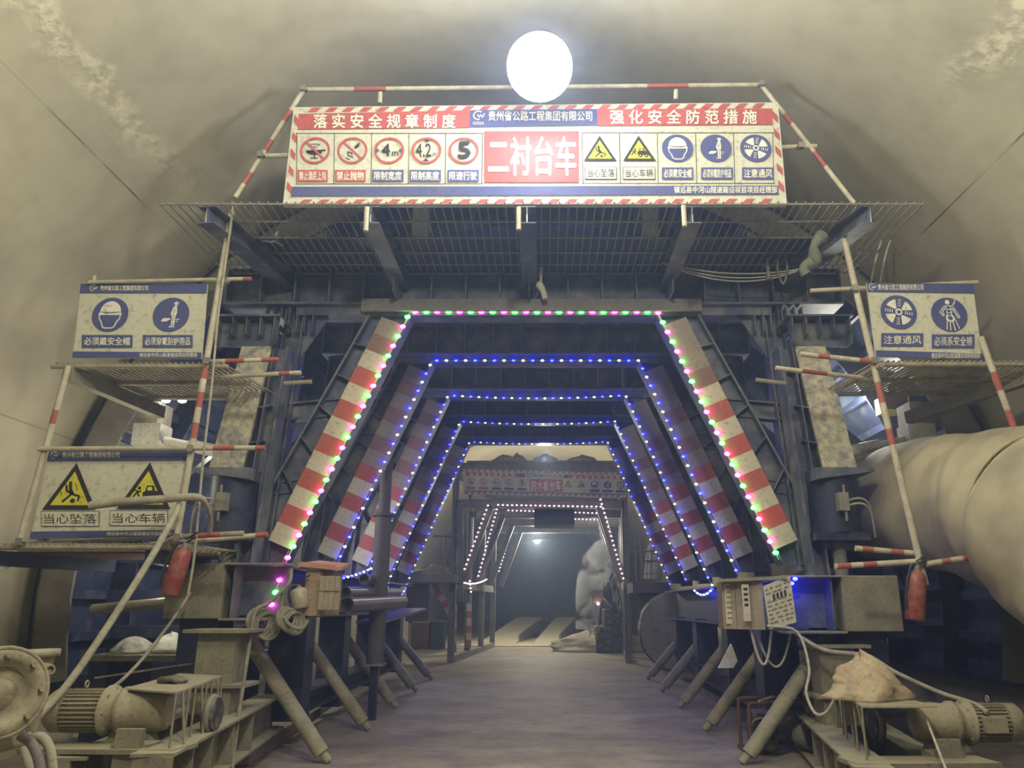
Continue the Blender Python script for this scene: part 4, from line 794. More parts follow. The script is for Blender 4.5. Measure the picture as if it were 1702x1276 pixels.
nt = thing('notice_sheet', cs[3], 'tilted white paper notice hung right of the pale wooden cabinet', 'notice'); mb = MB(); mb.prism([(p.x, p.z) for p in cs], paper, 7.75, 7.756); build('sheet', mb, nt)
mb = MB(); bi = lambda u, v: ((lerp(lerp(cs[0].x, cs[1].x, u), lerp(cs[3].x, cs[2].x, u), v)), (lerp(lerp(cs[0].z, cs[1].z, u), lerp(cs[3].z, cs[2].z, u), v)))
for u in (0.32, 0.46, 0.6, 0.74): mb.prism([bi(u - 0.04, 0.26), bi(u + 0.04, 0.26), bi(u + 0.04, 0.38), bi(u - 0.04, 0.38)], s_black, 7.743, 7.745)
rn = random.Random(3)
for k in range(9):
    if k == 2: continue
    v = 0.1 + 0.095 * k; u = 0.06
    while u < 0.9: w_ = rn.uniform(0.05, 0.2); mb.prism([bi(u, v), bi(min(0.95, u + w_), v), bi(min(0.95, u + w_), v + 0.025), bi(u, v + 0.025)], ink, 7.743, 7.745); u += w_ + rn.uniform(0.02, 0.12)
build('printed_lines', mb, nt)
mb = MB(); mb.tube([P(1275, 1040, 7.7), P(1325, 1050, 7.7), P(1345, 1110, 7.6), P(1340, 1150, 7.5), P(1355, 1185, 7.4), P(1375, 1182, 7.3), P(1392, 1150, 7.2)], 0.014, cable_m, 8); build('hose', mb, label='pale cable looping from the paper notice down to the right drive unit', cat='cable')
mb = MB(); mb.tube(sag(P(1248, 1046, 8.0), P(1282, 1048, 8.0), 0.32), 0.014, cable_m, 8); mb.tube(sag(P(1256, 1046, 8.1), P(1315, 1046, 8.1), 0.35), 0.012, cable_m, 8); build('hanging_cable', mb, label='two cable loops hanging under the pale wooden cabinet', cat='cable')
# steel pipes on the left girder, and the round post standing among the portals
for k, (px, py, ex, ey) in enumerate(((576, 1005, 668, 1000), (574, 985, 660, 985))):
    mb = MB(); mb.tube([P(px, py, 9.6 + 0.25 * k), P(ex, ey, 11.6 + 0.2 * k)], 0.095 - 0.02 * k, steel_pipe, 18, hollow=0.9); build('steel_pipe', mb, label=('larger' if k == 0 else 'thinner upper') + ' grey steel pipe lying on the left bottom girder', cat='pipe', group='pipes on the left girder')
mb = MB(); p = P(605, 962, 10.3); mb.tube([p, p + Vector((-0.08, 1.2, 0.02))], 0.07, steel_pipe, 16, hollow=0.85); build('steel_pipe', mb, label='open pipe end lit blue beside the second left leg', cat='pipe', group='pipes on the left girder')
pb = P(623, 1102, 10.9); tp = P(638, 858, 10.9)
ps = thing('steel_post', (pb.x, 10.9, floor_z(10.9)), 'grey round post with a flange standing by the left row of legs', 'post')
mb = MB(); mb.cyl(pb, tp, 0.115, post_m, 18); build('shaft', mb, ps)
mb = MB(); mb.cyl(tp, tp + Vector((0, 0, 0.04)), 0.16, post_m, 18); mb.cyl(tp + Vector((0, 0, 0.04)), tp + Vector((0, 0, 0.8)), 0.085, post_m, 14); build('flange', mb, ps)
mb = MB(); mb.box(pb.x - 0.13, pb.x + 0.13, 10.77, 11.03, pb.z - 0.03, pb.z, steel_grey); mb.box(pb.x - 0.05, pb.x + 0.05, 10.85, 10.95, floor_z(10.9), pb.z - 0.03, steel_deep); build('base', mb, ps)
mb = MB(); p = P(700, 975, 12.2); 
tb = thing('ledge_plate', (p.x - 0.1, 12.2, 1.3), 'tilted steel plate with scraps lit blue behind the round post', 'plate')
mb.beam(P(615, 1034, 11.0), P(690, 1012, 13.2), 0.4, 0.03, steel_grey); build('plate', mb, tb)
# ------------------------------------------------------------------ travelling drive units
def drive_unit(s, label, plate, zt, zb, rail, mot, label2):
    nl, nr, fr_, fl = plate                              # cover plate corners (x, y)
    du = thing('drive_unit', ((nl[0] + nr[0]) / 2, nl[1], 0), label, 'drive unit'); dm = dusty
    mb = MB(); mb.ibeam(rail[0] + (zb - 0.18,), rail[1] + (zb - 0.18,), 0.36, 0.28, dm, t=0.02); a, b = Vector(rail[0] + (zb - 0.18,)), Vector(rail[1] + (zb - 0.18,))
    for t in (0.0, 0.12, 0.25, 0.42, 0.6): c_ = a.lerp(b, t); mb.box(c_.x - 0.13, c_.x + 0.13, c_.y, c_.y + 0.014, c_.z - 0.16, c_.z + 0.16, dm)
    build('base_beam', mb, du)
    i_ = -s; a2, b2 = a + Vector((s * 0.62, 0.15, -0.02)), b + Vector((s * 0.62, 0, -0.02))
    mb = MB(); mb.ibeam(a2, b2, 0.3, 0.22, dm, t=0.02); mb.beam(a + Vector((-s * .1, 0.25, 0.17)), a2 + Vector((s * .4, 0.25, 0.17)), 0.3, 0.03, dm); build('base_beam', mb, du)
    mb = MB(); th = 0.012; v = [(p[0], p[1], z) for z in (zt, zt + th) for p in (nl, nr, fr_, fl)]; mb.add(v, [(3, 2, 1, 0), (4, 5, 6, 7), (0, 1, 5, 4), (1, 2, 6, 5), (2, 3, 7, 6), (3, 0, 4, 7)], plate_m); build('cover_plate', mb, du)
    e0, e1 = (nr, fr_) if s < 0 else (nl, fl)
    for k in range(9):
        t = k / 8; x, y = lerp(e0[0], e1[0], t), lerp(e0[1], e1[1], t); mb = MB(); mb.tube([(x, y, zt), (x + (0.05 if k % 3 == 1 else 0), y, zb)], 0.009, dm, 6); build('guard_bar', mb, du)
    x, y, z = mot; m = node('motor', du)                  # motor axis along x, outward
    mb = MB(); mb.lathe([(0.12, 0.0), (0.145, 0.03), (0.145, 0.12)], motor_m, (x, y, z), (-s, 0, 0), 24); mb.lathe([(0.128, 0.12), (0.128, 0.4)], motor_m, (x, y, z), (-s, 0, 0), 24)
    for k in range(30):
        an = 2 * math.pi * k / 30; c0 = Vector((x - s * 0.13, y + 0.137 * math.cos(an), z + 0.137 * math.sin(an))); mb.beam(c0, c0 + Vector((-s * 0.26, 0, 0)), 0.006, 0.02, motor_m, (0, math.cos(an), math.sin(an)))
    build('housing', mb, m)
    mb = MB(); yo = 0.0 if s > 0 else 0.33; mb.box(min(x - s * .2, x - s * .36), max(x - s * .2, x - s * .36), y - 0.21 + yo, y - 0.12 + yo, z - 0.05, z + 0.06, motor_m); build('terminal_box', mb, m)
    mb = MB(); mb.torus((x - s * .22, y, z + 0.175), (1, 0, 0), 0.022, 0.007, motor_m, 14, 6); build('eye_bolt', mb, m)
    g = node('gearbox', du); xg = x - s * 0.4
    mb = MB(); mb.lathe([(0.17, 0), (0.17, 0.03), (0.13, 0.05), (0.13, 0.1), (0.16, 0.11), (0.16, 0.15), (0.14, 0.16), (0.15, 0.3), (0.13, 0.42), (0.1, 0.44)], motor_m, (xg, y, z), (-s, 0, 0), 24)
    for k in range(8): an = 2 * math.pi * k / 8; mb.cyl((xg + s * 0.01, y + 0.15 * math.cos(an), z + 0.15 * math.sin(an)), (xg - s * 0.045, y + 0.15 * math.cos(an), z + 0.15 * math.sin(an)), 0.012, motor_m, 8)
    build('casing', mb, g)
    mb = MB(); xf = xg - s * 0.2; mb.prism([(xf - 0.17, zb - 0.01), (xf + 0.17, zb - 0.01), (xf + 0.1, z - 0.08), (xf - 0.1, z - 0.08)], dm, y - 0.06, y + 0.06); build('foot', mb, g)
    mb = MB(); xw = xg - s * 0.56; mb.cyl((xw - 0.04, y + 0.45, z - 0.08), (xw + 0.04, y + 0.45, z - 0.08), 0.12, dark_m, 22); mb.torus((xw, y + 0.45, z - 0.08), (1, 0, 0), 0.12, 0.025, steel_grey, 22, 6); build('chain_wheel', mb, du)
    mb = MB(); mb.box(xg - s * 0.32 - 0.09, xg - s * 0.32 + 0.09, y - 0.3, y - 0.26, zb - 0.25, zb + 0.12, dm); mb.box(xg - s * 0.32 - 0.13, xg - s * 0.32 + 0.13, y - 0.27, y - 0.1, zb - 0.02, zb + 0.02, dm); build('end_stop', mb, du)
    # short post of the trolley on the unit
    mb = MB(); cx_, cy_ = (fl[0] + fr_[0]) / 2, fl[1] + 0.3; mb.box(cx_ - 0.17, cx_ + 0.17, cy_ - 0.15, cy_ + 0.15, zb, zt + 0.34, dusty); mb.box(cx_ - 0.27, cx_ + 0.3, cy_ - 0.25, cy_ + 0.2, zt + 0.34, zt + 0.37, dusty); mb.box(cx_ - 0.25, cx_ + 0.3, cy_ - 0.2, cy_ + 0.2, zt - 0.12, zt - 0.09, dusty); build('pedestal', mb, du)
    return du
drive_unit(-1, 'dusty drive unit with motor on the left, gloves on its cover plate', ((-2.98, 5.85), (-2.49, 5.58), (-2.70, 6.88), (-3.16, 7.1)), 0.92, 0.58, ((-2.52, 5.42), (-2.95, 9.0)), (-3.50, 5.9, 0.78), '')
drive_unit(1, 'dusty drive unit with motor on the right, sack on its cover plate', ((2.37, 6.2), (2.94, 6.2), (2.95, 7.6), (2.72, 7.75)), 0.76, 0.40, ((2.32, 5.95), (2.85, 9.1)), (3.78, 6.65, 0.60), '')
# sack on the right cover plate
from mathutils import noise as mnoise
def lump(name, c_, rx, ry, h_, m, label, cat, seed, peak=0.6, folds=7):
    rn = random.Random(seed); mb = MB(); n, k_ = 40, 20; vs = []; ph = rn.uniform(0, 6); so = Vector((seed * 1.7, 0, 0))
    for j in range(k_ + 1):
        t = j / k_; r_ = (1 - t ** 1.5) ** peak if t < 1 else 0.0
        for i in range(n):
            an = 2 * math.pi * i / n; d_ = Vector((math.cos(an), math.sin(an), t * 1.6))
            w_ = 1 + 0.32 * mnoise.noise(d_ * 1.4 + so) + 0.16 * abs(mnoise.noise(d_ * 3.5 + so)) + 0.05 * math.sin(folds * an + ph + 3 * t)
            hh = t * (1 + 0.25 * mnoise.noise(d_ * 1.1 + so * 2)) + 0.06 * abs(mnoise.noise(d_ * 4 + so)) * (1 if t > 0 else 0)
            vs.append((c_[0] + rx * r_ * w_ * math.cos(an) + 0.3 * rx * t * (1 - t), c_[1] + ry * r_ * w_ * math.sin(an), c_[2] + h_ * hh))
    mb.add(vs, [(j * n + i, j * n + (i + 1) % n, (j + 1) * n + (i + 1) % n, (j + 1) * n + i) for j in range(k_) for i in range(n)] + [tuple(range(n - 1, -1, -1)), tuple(range(k_ * n, k_ * n + n))], m, True)
    return build(name, mb, label=label, cat=cat)
lump('sack', (2.60, 6.72, 0.772), 0.30, 0.28, 0.34, cloth_m, 'crumpled dusty sack lying on the cover plate of the right drive unit', 'sack', 5, 0.75)
gv = thing('work_gloves', (-2.86, 6.25, 0.932), 'dark work gloves lying on the left cover plate', 'gloves'); mb = MB(); rn = random.Random(2)
for k in range(6): an = -0.5 + 0.3 * k; mb.tube([(-2.9, 6.2, 0.95), (-2.9 + 0.12 * math.cos(an), 6.2 + 0.1 * math.sin(an), 0.965), (-2.9 + 0.2 * math.cos(an), 6.2 + 0.16 * math.sin(an), 0.945)], [0.03, 0.02, 0.014], glove_m, 8)
build('glove', mb, gv)
mb = MB(); mb.tube([P(1322, 1052, 7.9), P(1370, 1080, 7.6), P(1440, 1090, 7.2), P(1490, 1118, 7.0), P(1560, 1150, 6.9), P(1600, 1163, 6.8), P(1625, 1172, 6.6), P(1642, 1185, 6.5)], 0.02, hose_m, 8); build('hose', mb, label='pale hose running over the sack to the right motor', cat='hose')
mb = MB(); mb.tube([P(1540, 1195, 6.3), P(1575, 1285, 5.8)], 0.01, cable_m, 6); build('cable', mb, label='straight thin pale cord hanging in front of the right gearbox', cat='cable')
# ------------------------------------------------------------------ grout pump at the lower left corner
gp = thing('grout_pump', (-3.05, 4.55, 0.0), 'cement-spattered pump with flanges and hoses in the lower left corner', 'pump')
Qp = lambda px, py, Y=4.6: P(px, py, Y)
mb = MB(); c0 = Qp(-6, 1152, 4.2); ax_ = (0.80, -0.58, 0.12)
mb.lathe([(0.12, -0.06), (0.20, -0.06), (0.215, -0.04), (0.215, 0.05), (0.20, 0.07), (0.15, 0.07), (0.13, 0.02), (0.08, 0.02), (0.06, 0.05), (0.0, 0.05)], pump_m, c0, ax_, 30)
for rr_ in (-0.045, 0.055): mb.torus(c0 + Vector(ax_) * rr_, ax_, 0.215, 0.012, pump_m, 30, 6)
for k in range(8):
    u_ = Vector(ax_).normalized(); e1 = u_.cross(Vector((0, 0, 1))).normalized(); e2 = u_.cross(e1); an = 2 * math.pi * k / 8; q0 = c0 + (e1 * math.cos(an) + e2 * math.sin(an)) * 0.175
    mb.cyl(q0, q0 + u_ * 0.095, 0.014, pump_m, 6)
build('flange_wheel', mb, gp)
mb = MB(); a, b = Qp(58, 1098, 4.75), Qp(40, 1215, 4.75); mb.lathe([(0.07, 0), (0.08, 0.12), (0.095, 0.36), (0.10, 0.40), (0.125, 0.40), (0.125, 0.44), (0.0, 0.44)], pump_m, b, (a - b), 22); build('hopper', mb, gp)
mb = MB(); p = Qp(63, 1117, 4.55); mb.tube([p, p + Vector((0.06, -0.04, 0.01)), p + Vector((0.11, -0.07, 0.02))], [0.045, 0.04, 0.028], pump_m, 14, hollow=0.65); build('spout', mb, gp)
mb = MB(); mb.box(-3.35, -2.98, 4.4, 5.0, 0.05, 0.52, pump_m); mb.box(-3.4, -2.93, 4.35, 5.05, 0.50, 0.56, pump_m); mb.beam(Qp(5, 1140), Qp(20, 1245), 0.12, 0.1, pump_m); mb.beam(Qp(28, 1150), Qp(44, 1210), 0.04, 0.05, pump_m); mb.beam(Qp(20, 1160, 4.5), Qp(24, 1185, 4.5), 0.05, 0.05, pump_m); build('body', mb, gp, bevel=0.015)
for k, pts in enumerate(([(48, 1228), (70, 1225), (84, 1250), (88, 1300)], [(34, 1222), (52, 1235), (64, 1262), (68, 1300)])):
    mb = MB(); mb.tube([Qp(*p, 4.5 - 0.05 * k) for p in pts], 0.025, [hose_m, purple_hose][k], 10); build('hose', mb, gp)
mb = MB(); mb.tube([Qp(36, 1140, 4.45), Qp(44, 1175, 4.4)], 0.016, pump_m, 8); mb.cyl(Qp(44, 1172, 4.4), Qp(46, 1182, 4.4), 0.028, rust, 12); build('lever', mb, gp)
# ------------------------------------------------------------------ generator-like pump set on the floor at the right
y0 = 8.7; c_ = PZ(1282, 1242, 0.02); c_ = Vector((c_.x, 8.8, 0))
ge = thing('engine_pump', c_, 'dark engine pump in a tube frame on the floor beside the right props', 'engine')
x0, x1, ya, yb, zt_ = c_.x - 0.33, c_.x + 0.28, 8.6, 9.05, 0.52
for y in (ya, yb): mb = MB(); mb.tube([(x0, y, 0.05), (x0, y, zt_ - 0.06), (x0 + 0.06, y, zt_), (x1 - 0.06, y, zt_), (x1, y, zt_ - 0.06), (x1, y, 0.05)], 0.02, rust, 8); build('frame_hoop', mb, ge)
mb = MB()
for x in (x0, x1): mb.beam((x, ya - 0.05, 0.03), (x, yb + 0.05, 0.03), 0.06, 0.05, rust)
build('skid', mb, ge)
mb = MB(); mb.box(x0 + 0.06, x0 + 0.3, ya + 0.06, yb - 0.06, 0.06, 0.42, dark_m); mb.lathe([(0.15, 0), (0.17, 0.05), (0.17, 0.2), (0.12, 0.26)], dark_m, (x0 + 0.3, 8.82, 0.26), (1, 0, 0), 20); mb.torus((x0 + 0.12, ya + 0.03, 0.26), (0, 1, 0), 0.11, 0.015, steel_grey, 20, 6); build('engine_block', mb, ge, bevel=0.015)
mb = MB(); mb.lathe([(0.09, 0), (0.11, 0.02), (0.11, 0.14), (0.07, 0.16)], steel_grey, (x1 - 0.1, ya + 0.12, 0.2), (0.6, -0.8, 0), 18); mb.tube([(x1 - 0.12, ya, 0.12), (x1 - 0.02, ya - 0.08, 0.08), (x1 + 0.06, ya - 0.04, 0.2)], 0.03, dark_rub, 10); build('pump_head', mb, ge)
for k in range(4): mb = MB(); mb.tube([(x0 + 0.1 + 0.1 * k, ya - 0.02, zt_ + 0.02), (x0 + 0.28 + 0.08 * k, ya + 0.12, zt_ + 0.05 + 0.01 * k), (x1 - 0.03 * k, ya + 0.25, zt_ + 0.02)], 0.012, [cable_m, rust, dark_rub, cable_m][k], 6); build('lead', mb, ge)
# timbers along the wheels on the floor, left and right
for k, (a, b) in enumerate((((395, 1258), (560, 1160)), ((520, 1180), (610, 1130)))):
    A, B = PZ(*a, 0.08), PZ(*b, 0.08); mb = MB(); mb.beam(A, B, 0.22, 0.14, wood_pale); build('timber', mb, label=['long timber sleeper on the floor by the left tube props', 'shorter timber sleeper farther along the left tube props'][k], cat='timber', group='timber sleepers on the floor')
A, B = PZ(1160, 1140, 0.12), PZ(1245, 1188, 0.12); mb = MB(); mb.beam(A, B, 0.2, 0.14, wood_grey); build('timber', mb, label='grey timber sleeper on the floor by the right tube props', cat='timber', group='timber sleepers on the floor')
mb = MB(); vs_ = [P(1216, 1070, 10.4), P(1226, 1098, 10.4), P(1219, 1110, 10.3), P(1195, 1110, 10.4), P(1206, 1092, 10.45)]; mb.add([v for v in vs_] + [v + Vector((0, 0.08, 0)) for v in vs_], [(0, 1, 2, 3, 4), (9, 8, 7, 6, 5)] + [(i, 5 + i, 5 + (i + 1) % 5, (i + 1) % 5) for i in range(5)], board_w); build('white_sack', mb, label='small white sack hanging in the gap between the right props', cat='sack')
# ------------------------------------------------------------------ ventilation duct on the right
def duct(name, pts, rads, label, m, folds=()):
    r_ = thing(name, pts[len(pts) // 2], label, 'duct'); C = [Vector(p) for p in pts]; path = []; rr = []
    n = 10
    for i in range(len(C) - 1):
        p0, p1, p2, p3 = C[max(i - 1, 0)], C[i], C[i + 1], C[min(i + 2, len(C) - 1)]
        for k in range(n):
            t = k / n; path.append(0.5 * ((2 * p1) + (p2 - p0) * t + (2 * p0 - 5 * p1 + 4 * p2 - p3) * t * t + (3 * p1 - p0 - 3 * p2 + p3) * t ** 3)); rr.append(lerp(rads[i], rads[i + 1], t))
    path.append(C[-1]); rr.append(rads[-1]); rn = random.Random(4)
    rr = [r0 * (1 + 0.02 * math.sin(i * 0.9) + rn.uniform(-0.008, 0.008)) for i, r0 in enumerate(rr)]
    for f in folds: 
        for d_, a_ in ((-1, 0.03), (0, -0.05), (1, 0.02)):
            if 0 <= f + d_ < len(rr): rr[f + d_] *= 1 + a_
    mb = MB(); mb.tube(path, rr, m, 40, caps=True)
    for i, c_ in enumerate(path):                         # soft dents and folds of the fabric
        for k in range(40):
            v = Vector(mb.v[i * 40 + k]); d_ = v - c_; q_ = 0.06 * mnoise.noise(v * 1.1) - 0.05 * max(0, 1 - 9 * abs(mnoise.noise(v * 0.9 + Vector((3, 1, 0))))) + (0.05 if i > 41 else 0) + 0.03 * mnoise.noise(Vector((v.x * 1.5, v.y * 3.5, v.z * 1.5)) + Vector((5, 0, 0)))
            mb.v[i * 40 + k] = tuple(c_ + d_ * (1 + q_))
    o = build('tube', mb, r_)
    for f in folds:
        d_ = (path[f + 1] - path[f - 1]); mb = MB(); mb.torus(path[f], d_, rr[f] * 1.01, 0.018, m, 40, 6); build('joint_ring', mb, r_)
    return r_
duct('ventilation_duct', [(3.95, 16, 2.75), (3.95, 12, 2.72), (4.0, 9.5, 2.66), (4.12, 8.0, 2.52), (4.38, 6.9, 2.26), (4.5, 5.9, 1.80), (4.55, 4.9, 1.45), (4.55, 3.8, 1.3)], [0.55, 0.56, 0.62, 0.68, 0.78, 0.92, 0.98, 0.95], 'large dusty fabric ventilation duct bulging along the right wall', fabric, (24, 40, 53))
duct('ventilation_duct', [(3.55, 22.5, 1.2), (3.2, 20.5, 1.1), (2.95, 18.5, 1.0), (2.9, 17.6, 0.95)], [0.75, 0.78, 0.8, 0.8], 'pale duct end lying behind the right legs of the portals', duct_far, (8,))
# work lamps behind the left column
for px in (276, 303):
    p = P(px, 663, 8.9); w_ = thing('work_lamp', p, ('left' if px < 290 else 'right') + ' one of two small white work lamps under the upper left platform', 'lamp', 'work lamps in the left side passage')
    mb = MB(); mb.lathe([(0.0, -0.05), (0.045, -0.03), (0.05, 0.0), (0.03, 0.03)], work_m, p, (0, 0, 1), 14); build('bulb', mb, w_); mb = MB(); mb.lathe([(0.06, 0.02), (0.03, 0.07), (0.01, 0.3)], steel_grey, p, (0, 0, 1), 12); mb.tube([p + Vector((0, 0, 0.28)), p + Vector((0, 0, 0.33))], 0.01, dark_rub, 5); build('holder', mb, w_)
p = P(290, 663, 8.9); mb = MB(); mb.beam((-4.38, 8.9, p.z + 0.30), (-2.9, 8.9, p.z + 0.30), 0.05, 0.05, steel_deep); build('lamp_bar', mb, tr)
lamp('side_passage_light_or_added_fill', 'POINT', (-4.55, 7.95, 2.8), 26, (1.0, 0.94, 0.76), 0.1)  # unseen lamp added behind the lower sign to brighten the wall
lamp('side_passage_light_or_added_fill', 'POINT', (-3.9, 10.4, 2.9), 120, (1.0, 0.96, 0.82), 0.1)
lamp('side_passage_light_or_added_fill', 'POINT', (-4.1, 8.72, 1.62), 14, (1.0, 0.96, 0.82), 0.1)  # unseen lamp added to light the scraps on the bench
p = P(1491, 668, 9.6); mb = MB(); mb.box(p.x - 0.16, p.x + 0.14, 9.6, 9.9, p.z - 0.1, p.z + 0.1, rust); mb.box(p.x - 0.16, p.x + 0.14, 9.58, 9.9, p.z - 0.115, p.z - 0.1, yellow_m); mb.box(p.x + 0.14, p.x + 0.155, 9.58, 9.9, p.z - 0.115, p.z + 0.1, yellow_m); mb.box(p.x - 0.05, p.x + 0.05, 9.7, 9.8, p.z + 0.1, p.z + 0.9, steel_deep); build('switch_box', mb, label='brown box with yellow edges in the right side passage above the duct', cat='box')
lamp('side_passage_light_or_added_fill', 'POINT', (4.2, 10.4, 4.2), 170, (1.0, 0.96, 0.85), 0.1)
# spoil and plates lying in the left side passage
mb = MB(); mb.box(-4.95, -3.3, 8.75, 9.9, 0.92, 0.98, dusty); mb.box(-4.9, -4.7, 8.8, 9.8, 0, 0.92, steel_deep); mb.box(-3.6, -3.4, 8.8, 9.8, 0, 0.92, steel_deep); build('passage_bench', mb, label='low steel bench heaped with pale scraps in the left side passage', cat='bench')
for k, (x, w_, h_) in enumerate(((-4.6, 0.22, 0.16), (-4.2, 0.2, 0.2), (-3.8, 0.26, 0.14))): lump('cement_scrap', (x, 9.1, 0.98), w_, 0.2, h_, white_paint, ('left', 'middle', 'right')[k] + ' pale lump of cement scrap on the bench in the left passage', 'scrap', 60 + k, 0.5, 5)
mb = MB(); mb.beam((-4.8, 8.9, 0.75), (-3.4, 8.8, 0.95), 0.25, 0.02, board_w); build('white_board', mb, label='white board fragment leaning across the low bench in the left passage', cat='board')
mb = MB(); mb.tube([(-4.9, 8.7, 1.45), (-3.2, 8.6, 1.6)], 0.06, dusty, 10); build('steel_pipe', mb, label='dark pipe lying across the mouth of the left side passage', cat='pipe')
# ------------------------------------------------------------------ second gantry (waterproofing) farther down the tunnel
G = 0.14
G2 = [20.0, 22.3, 24.6, 27.0]
def drift(y): return 0.08 * (y - 20)
g2 = thing('waterproofing_gantry', (0, 20, G), 'grey steel working gantry with its own banner farther down the tunnel', 'gantry')
for i, y in enumerate(G2):
    fr = node('portal_frame', g2); d_ = drift(y)
    for s in (-1, 1):
        xp = (-2.30 if s < 0 else 2.06) + d_
        mb = MB(); mb.ibeam((xp, y, G + 0.1), (xp, y, 5.0), 0.16, 0.15, steel_grey, (1, 0, 0)); build('post', mb, fr)
        t_ = (-1.38 if s < 0 else 1.40) + d_; b_ = (-2.05 if s < 0 else 1.98) + d_
        mb = MB(); mb.ibeam((t_, y, 3.95), (b_, y, 2.1), 0.16, 0.12, steel_grey, (1, 0, 0)); build('raking_leg', mb, fr)
    mb = MB(); mb.ibeam((-2.3 + d_, y, 4.0), (2.06 + d_, y, 4.0), 0.22, 0.16, steel_grey); mb.ibeam((-2.3 + d_, y, 4.95), (2.06 + d_, y, 4.95), 0.25, 0.16, steel_grey); build('cross_beam', mb, fr)
for s in (-1, 1):
    x0 = -2.30 if s < 0 else 2.06
    for z, h_ in ((G + 0.08, 0.16), (2.0, 0.2), (4.75, 0.2)):
        mb = MB(); mb.beam((x0, 19.9, z), (x0 + drift(27), 27.1, z), 0.16, h_, steel_grey); build('side_beam', mb, g2)
mb = MB(); mb.box(-2.05, 2.1, 20.1, 26.5, 5.1, 5.16, steel_grey); build('top_deck', mb, g2)
mb = MB(); p, q_ = P(888, 832, 20.6), P(955, 872, 20.6); mb.box(p.x, q_.x, 20.6, 21.6, q_.z, p.z, steel_deep); build('hung_platform', mb, g2, 'dark platform hung under the beams')
# red and white posts at its left foot
for (a, b, y, w_) in (((755, 1003), (754, 1084), 20.6, 0.13), ((780, 1003), (779, 1076), 22.0, 0.13), ((722, 970), (753, 1028), 20.3, 0.16), ((764, 840), (766, 1000), 19.9, 0.15)):
    A, B = P(*a, y), P(*b, y); mb = MB(); n = 6
    if B.z < 1: B.z = max(B.z, G)
    for k in range(n): mb.beam(A.lerp(B, k / n), A.lerp(B, (k + 1) / n), w_, 0.08, (pole_red_film if k % 2 else film_w) if a[1] > 900 else steel_grey, (0, 1, 0))
    build('painted_post', mb, g2)
def led2(a, b, y, label):
    return led_string([P(*a, y), P(*b, y)], 0.12, ('warm',), cable_m, label, 'pale LED strings on the second gantry')
for a, b, y, lb in (((811, 840), (770, 952), 19.9, 'front left leg'), ((826, 846), (795, 957), 22.2, 'second left leg'), ((857, 858), (829, 950), 26.9, 'rear left leg'), ((998, 830), (1038, 968), 19.9, 'front right leg'), ((1002, 845), (1036, 955), 22.2, 'second right leg'),
                    ((828, 839), (999, 842), 19.9, 'front cross beam'), ((845, 848), (1000, 853), 22.2, 'second cross beam'), ((880, 860), (1002, 864), 24.5, 'rear cross beam')):
    led2(a, b, y, 'pale pink LED string along the %s of the second gantry' % lb)
led_string(sag(P(756, 962, 19.8), P(810, 962, 21.5), 0.12, 8), 0.10, ('warm',), cable_m, 'short sagging LED string at the left foot of the second gantry', 'pale LED strings on the second gantry')
led_string([P(781, 962, 20.5) + Vector((0, 0, -0.05)), P(783, 984, 20.5)], 0.09, ('warm',), cable_m, 'tiny LED string end hanging from the sagging one', 'pale LED strings on the second gantry')
# its banner
b2 = board_frame('safety_banner', ((769, 779), (1041, 786), (1041, 827), (770, 821)), 19.87, 0.05, board_w, 'distant dusty safety banner with a red title on the second gantry', 'safety sign')
F2 = Face(b2, 19.87)
def b2p(u, v): return lerp(769, 1041, u), lerp(lerp(779, 786, u), lerp(821, 827, u), v)
def q2(mb, u0, v0, u1, v1, m, l): F2.poly(mb, [F2.w(*b2p(u0, v0)), F2.w(*b2p(u1, v0)), F2.w(*b2p(u1, v1)), F2.w(*b2p(u0, v1))], m, l)
mb = MB()
for v0, v1 in ((0.01, 0.08), (0.9, 0.98)):
    for k in range(26): u = 0.01 + k * 0.037; F2.poly(mb, [F2.w(*b2p(u, v1)), F2.w(*b2p(u + 0.018, v1)), F2.w(*b2p(u + 0.03, v0)), F2.w(*b2p(u + 0.012, v0))], s_red, 1)
build('border_stripes', mb, b2)
mb = MB(); q2(mb, 0.02, 0.12, 0.34, 0.27, s_red, 2); build('header_band', mb, b2, 'red header band'); mb = MB(); q2(mb, 0.34, 0.12, 0.64, 0.27, s_blue, 2); build('header_band', mb, b2, 'blue header band'); mb = MB(); q2(mb, 0.64, 0.12, 0.98, 0.27, s_red, 2); build('header_band', mb, b2, 'red header band')
for body, u0, u1 in (('落 实 安 全 规 章 制 度', 0.04, 0.32), (CO, 0.38, 0.62), ('强 化 安 全 防 范 措 施', 0.67, 0.96)): a, b = b2p(u0, 0.14), b2p(u1, 0.26); F2.text(body, a[0], a[1], b[0], b[1], s_white, 4, 0.015)
mb = MB(); q2(mb, 0.41, 0.33, 0.61, 0.82, s_red, 2); build('title_panel', mb, b2, 'red title panel'); a, b = b2p(0.42, 0.4), b2p(0.60, 0.77); F2.text('防水板台车', a[0], a[1], b[0], b[1], s_white, 4, 0.02, 'title')
mb = MB(); q2(mb, 0.01, 0.85, 0.99, 0.89, s_blue, 2); build('footer_band', mb, b2)
for k, kind in enumerate(('no_drink', 'no_throw', 'width', 'height', 'speed')): p = b2p(0.05 + 0.078 * k, 0.5); F2.picto(kind, p[0], p[1], 6.2)
for k, kind in enumerate(('fall', 'vehicle', 'helmet', 'gear', 'fan')): p = b2p(0.645 + 0.08 * k, 0.5); F2.picto(kind, p[0], p[1], 6.2)
for k in range(10):
    u = (0.05 + 0.078 * k) if k < 5 else (0.645 + 0.08 * (k - 5)); mb = MB(); q2(mb, u - 0.03, 0.7, u + 0.03, 0.8, s_red if k < 2 else board_y if k in (5, 6) else s_blue, 2); build('caption_plate', mb, b2)
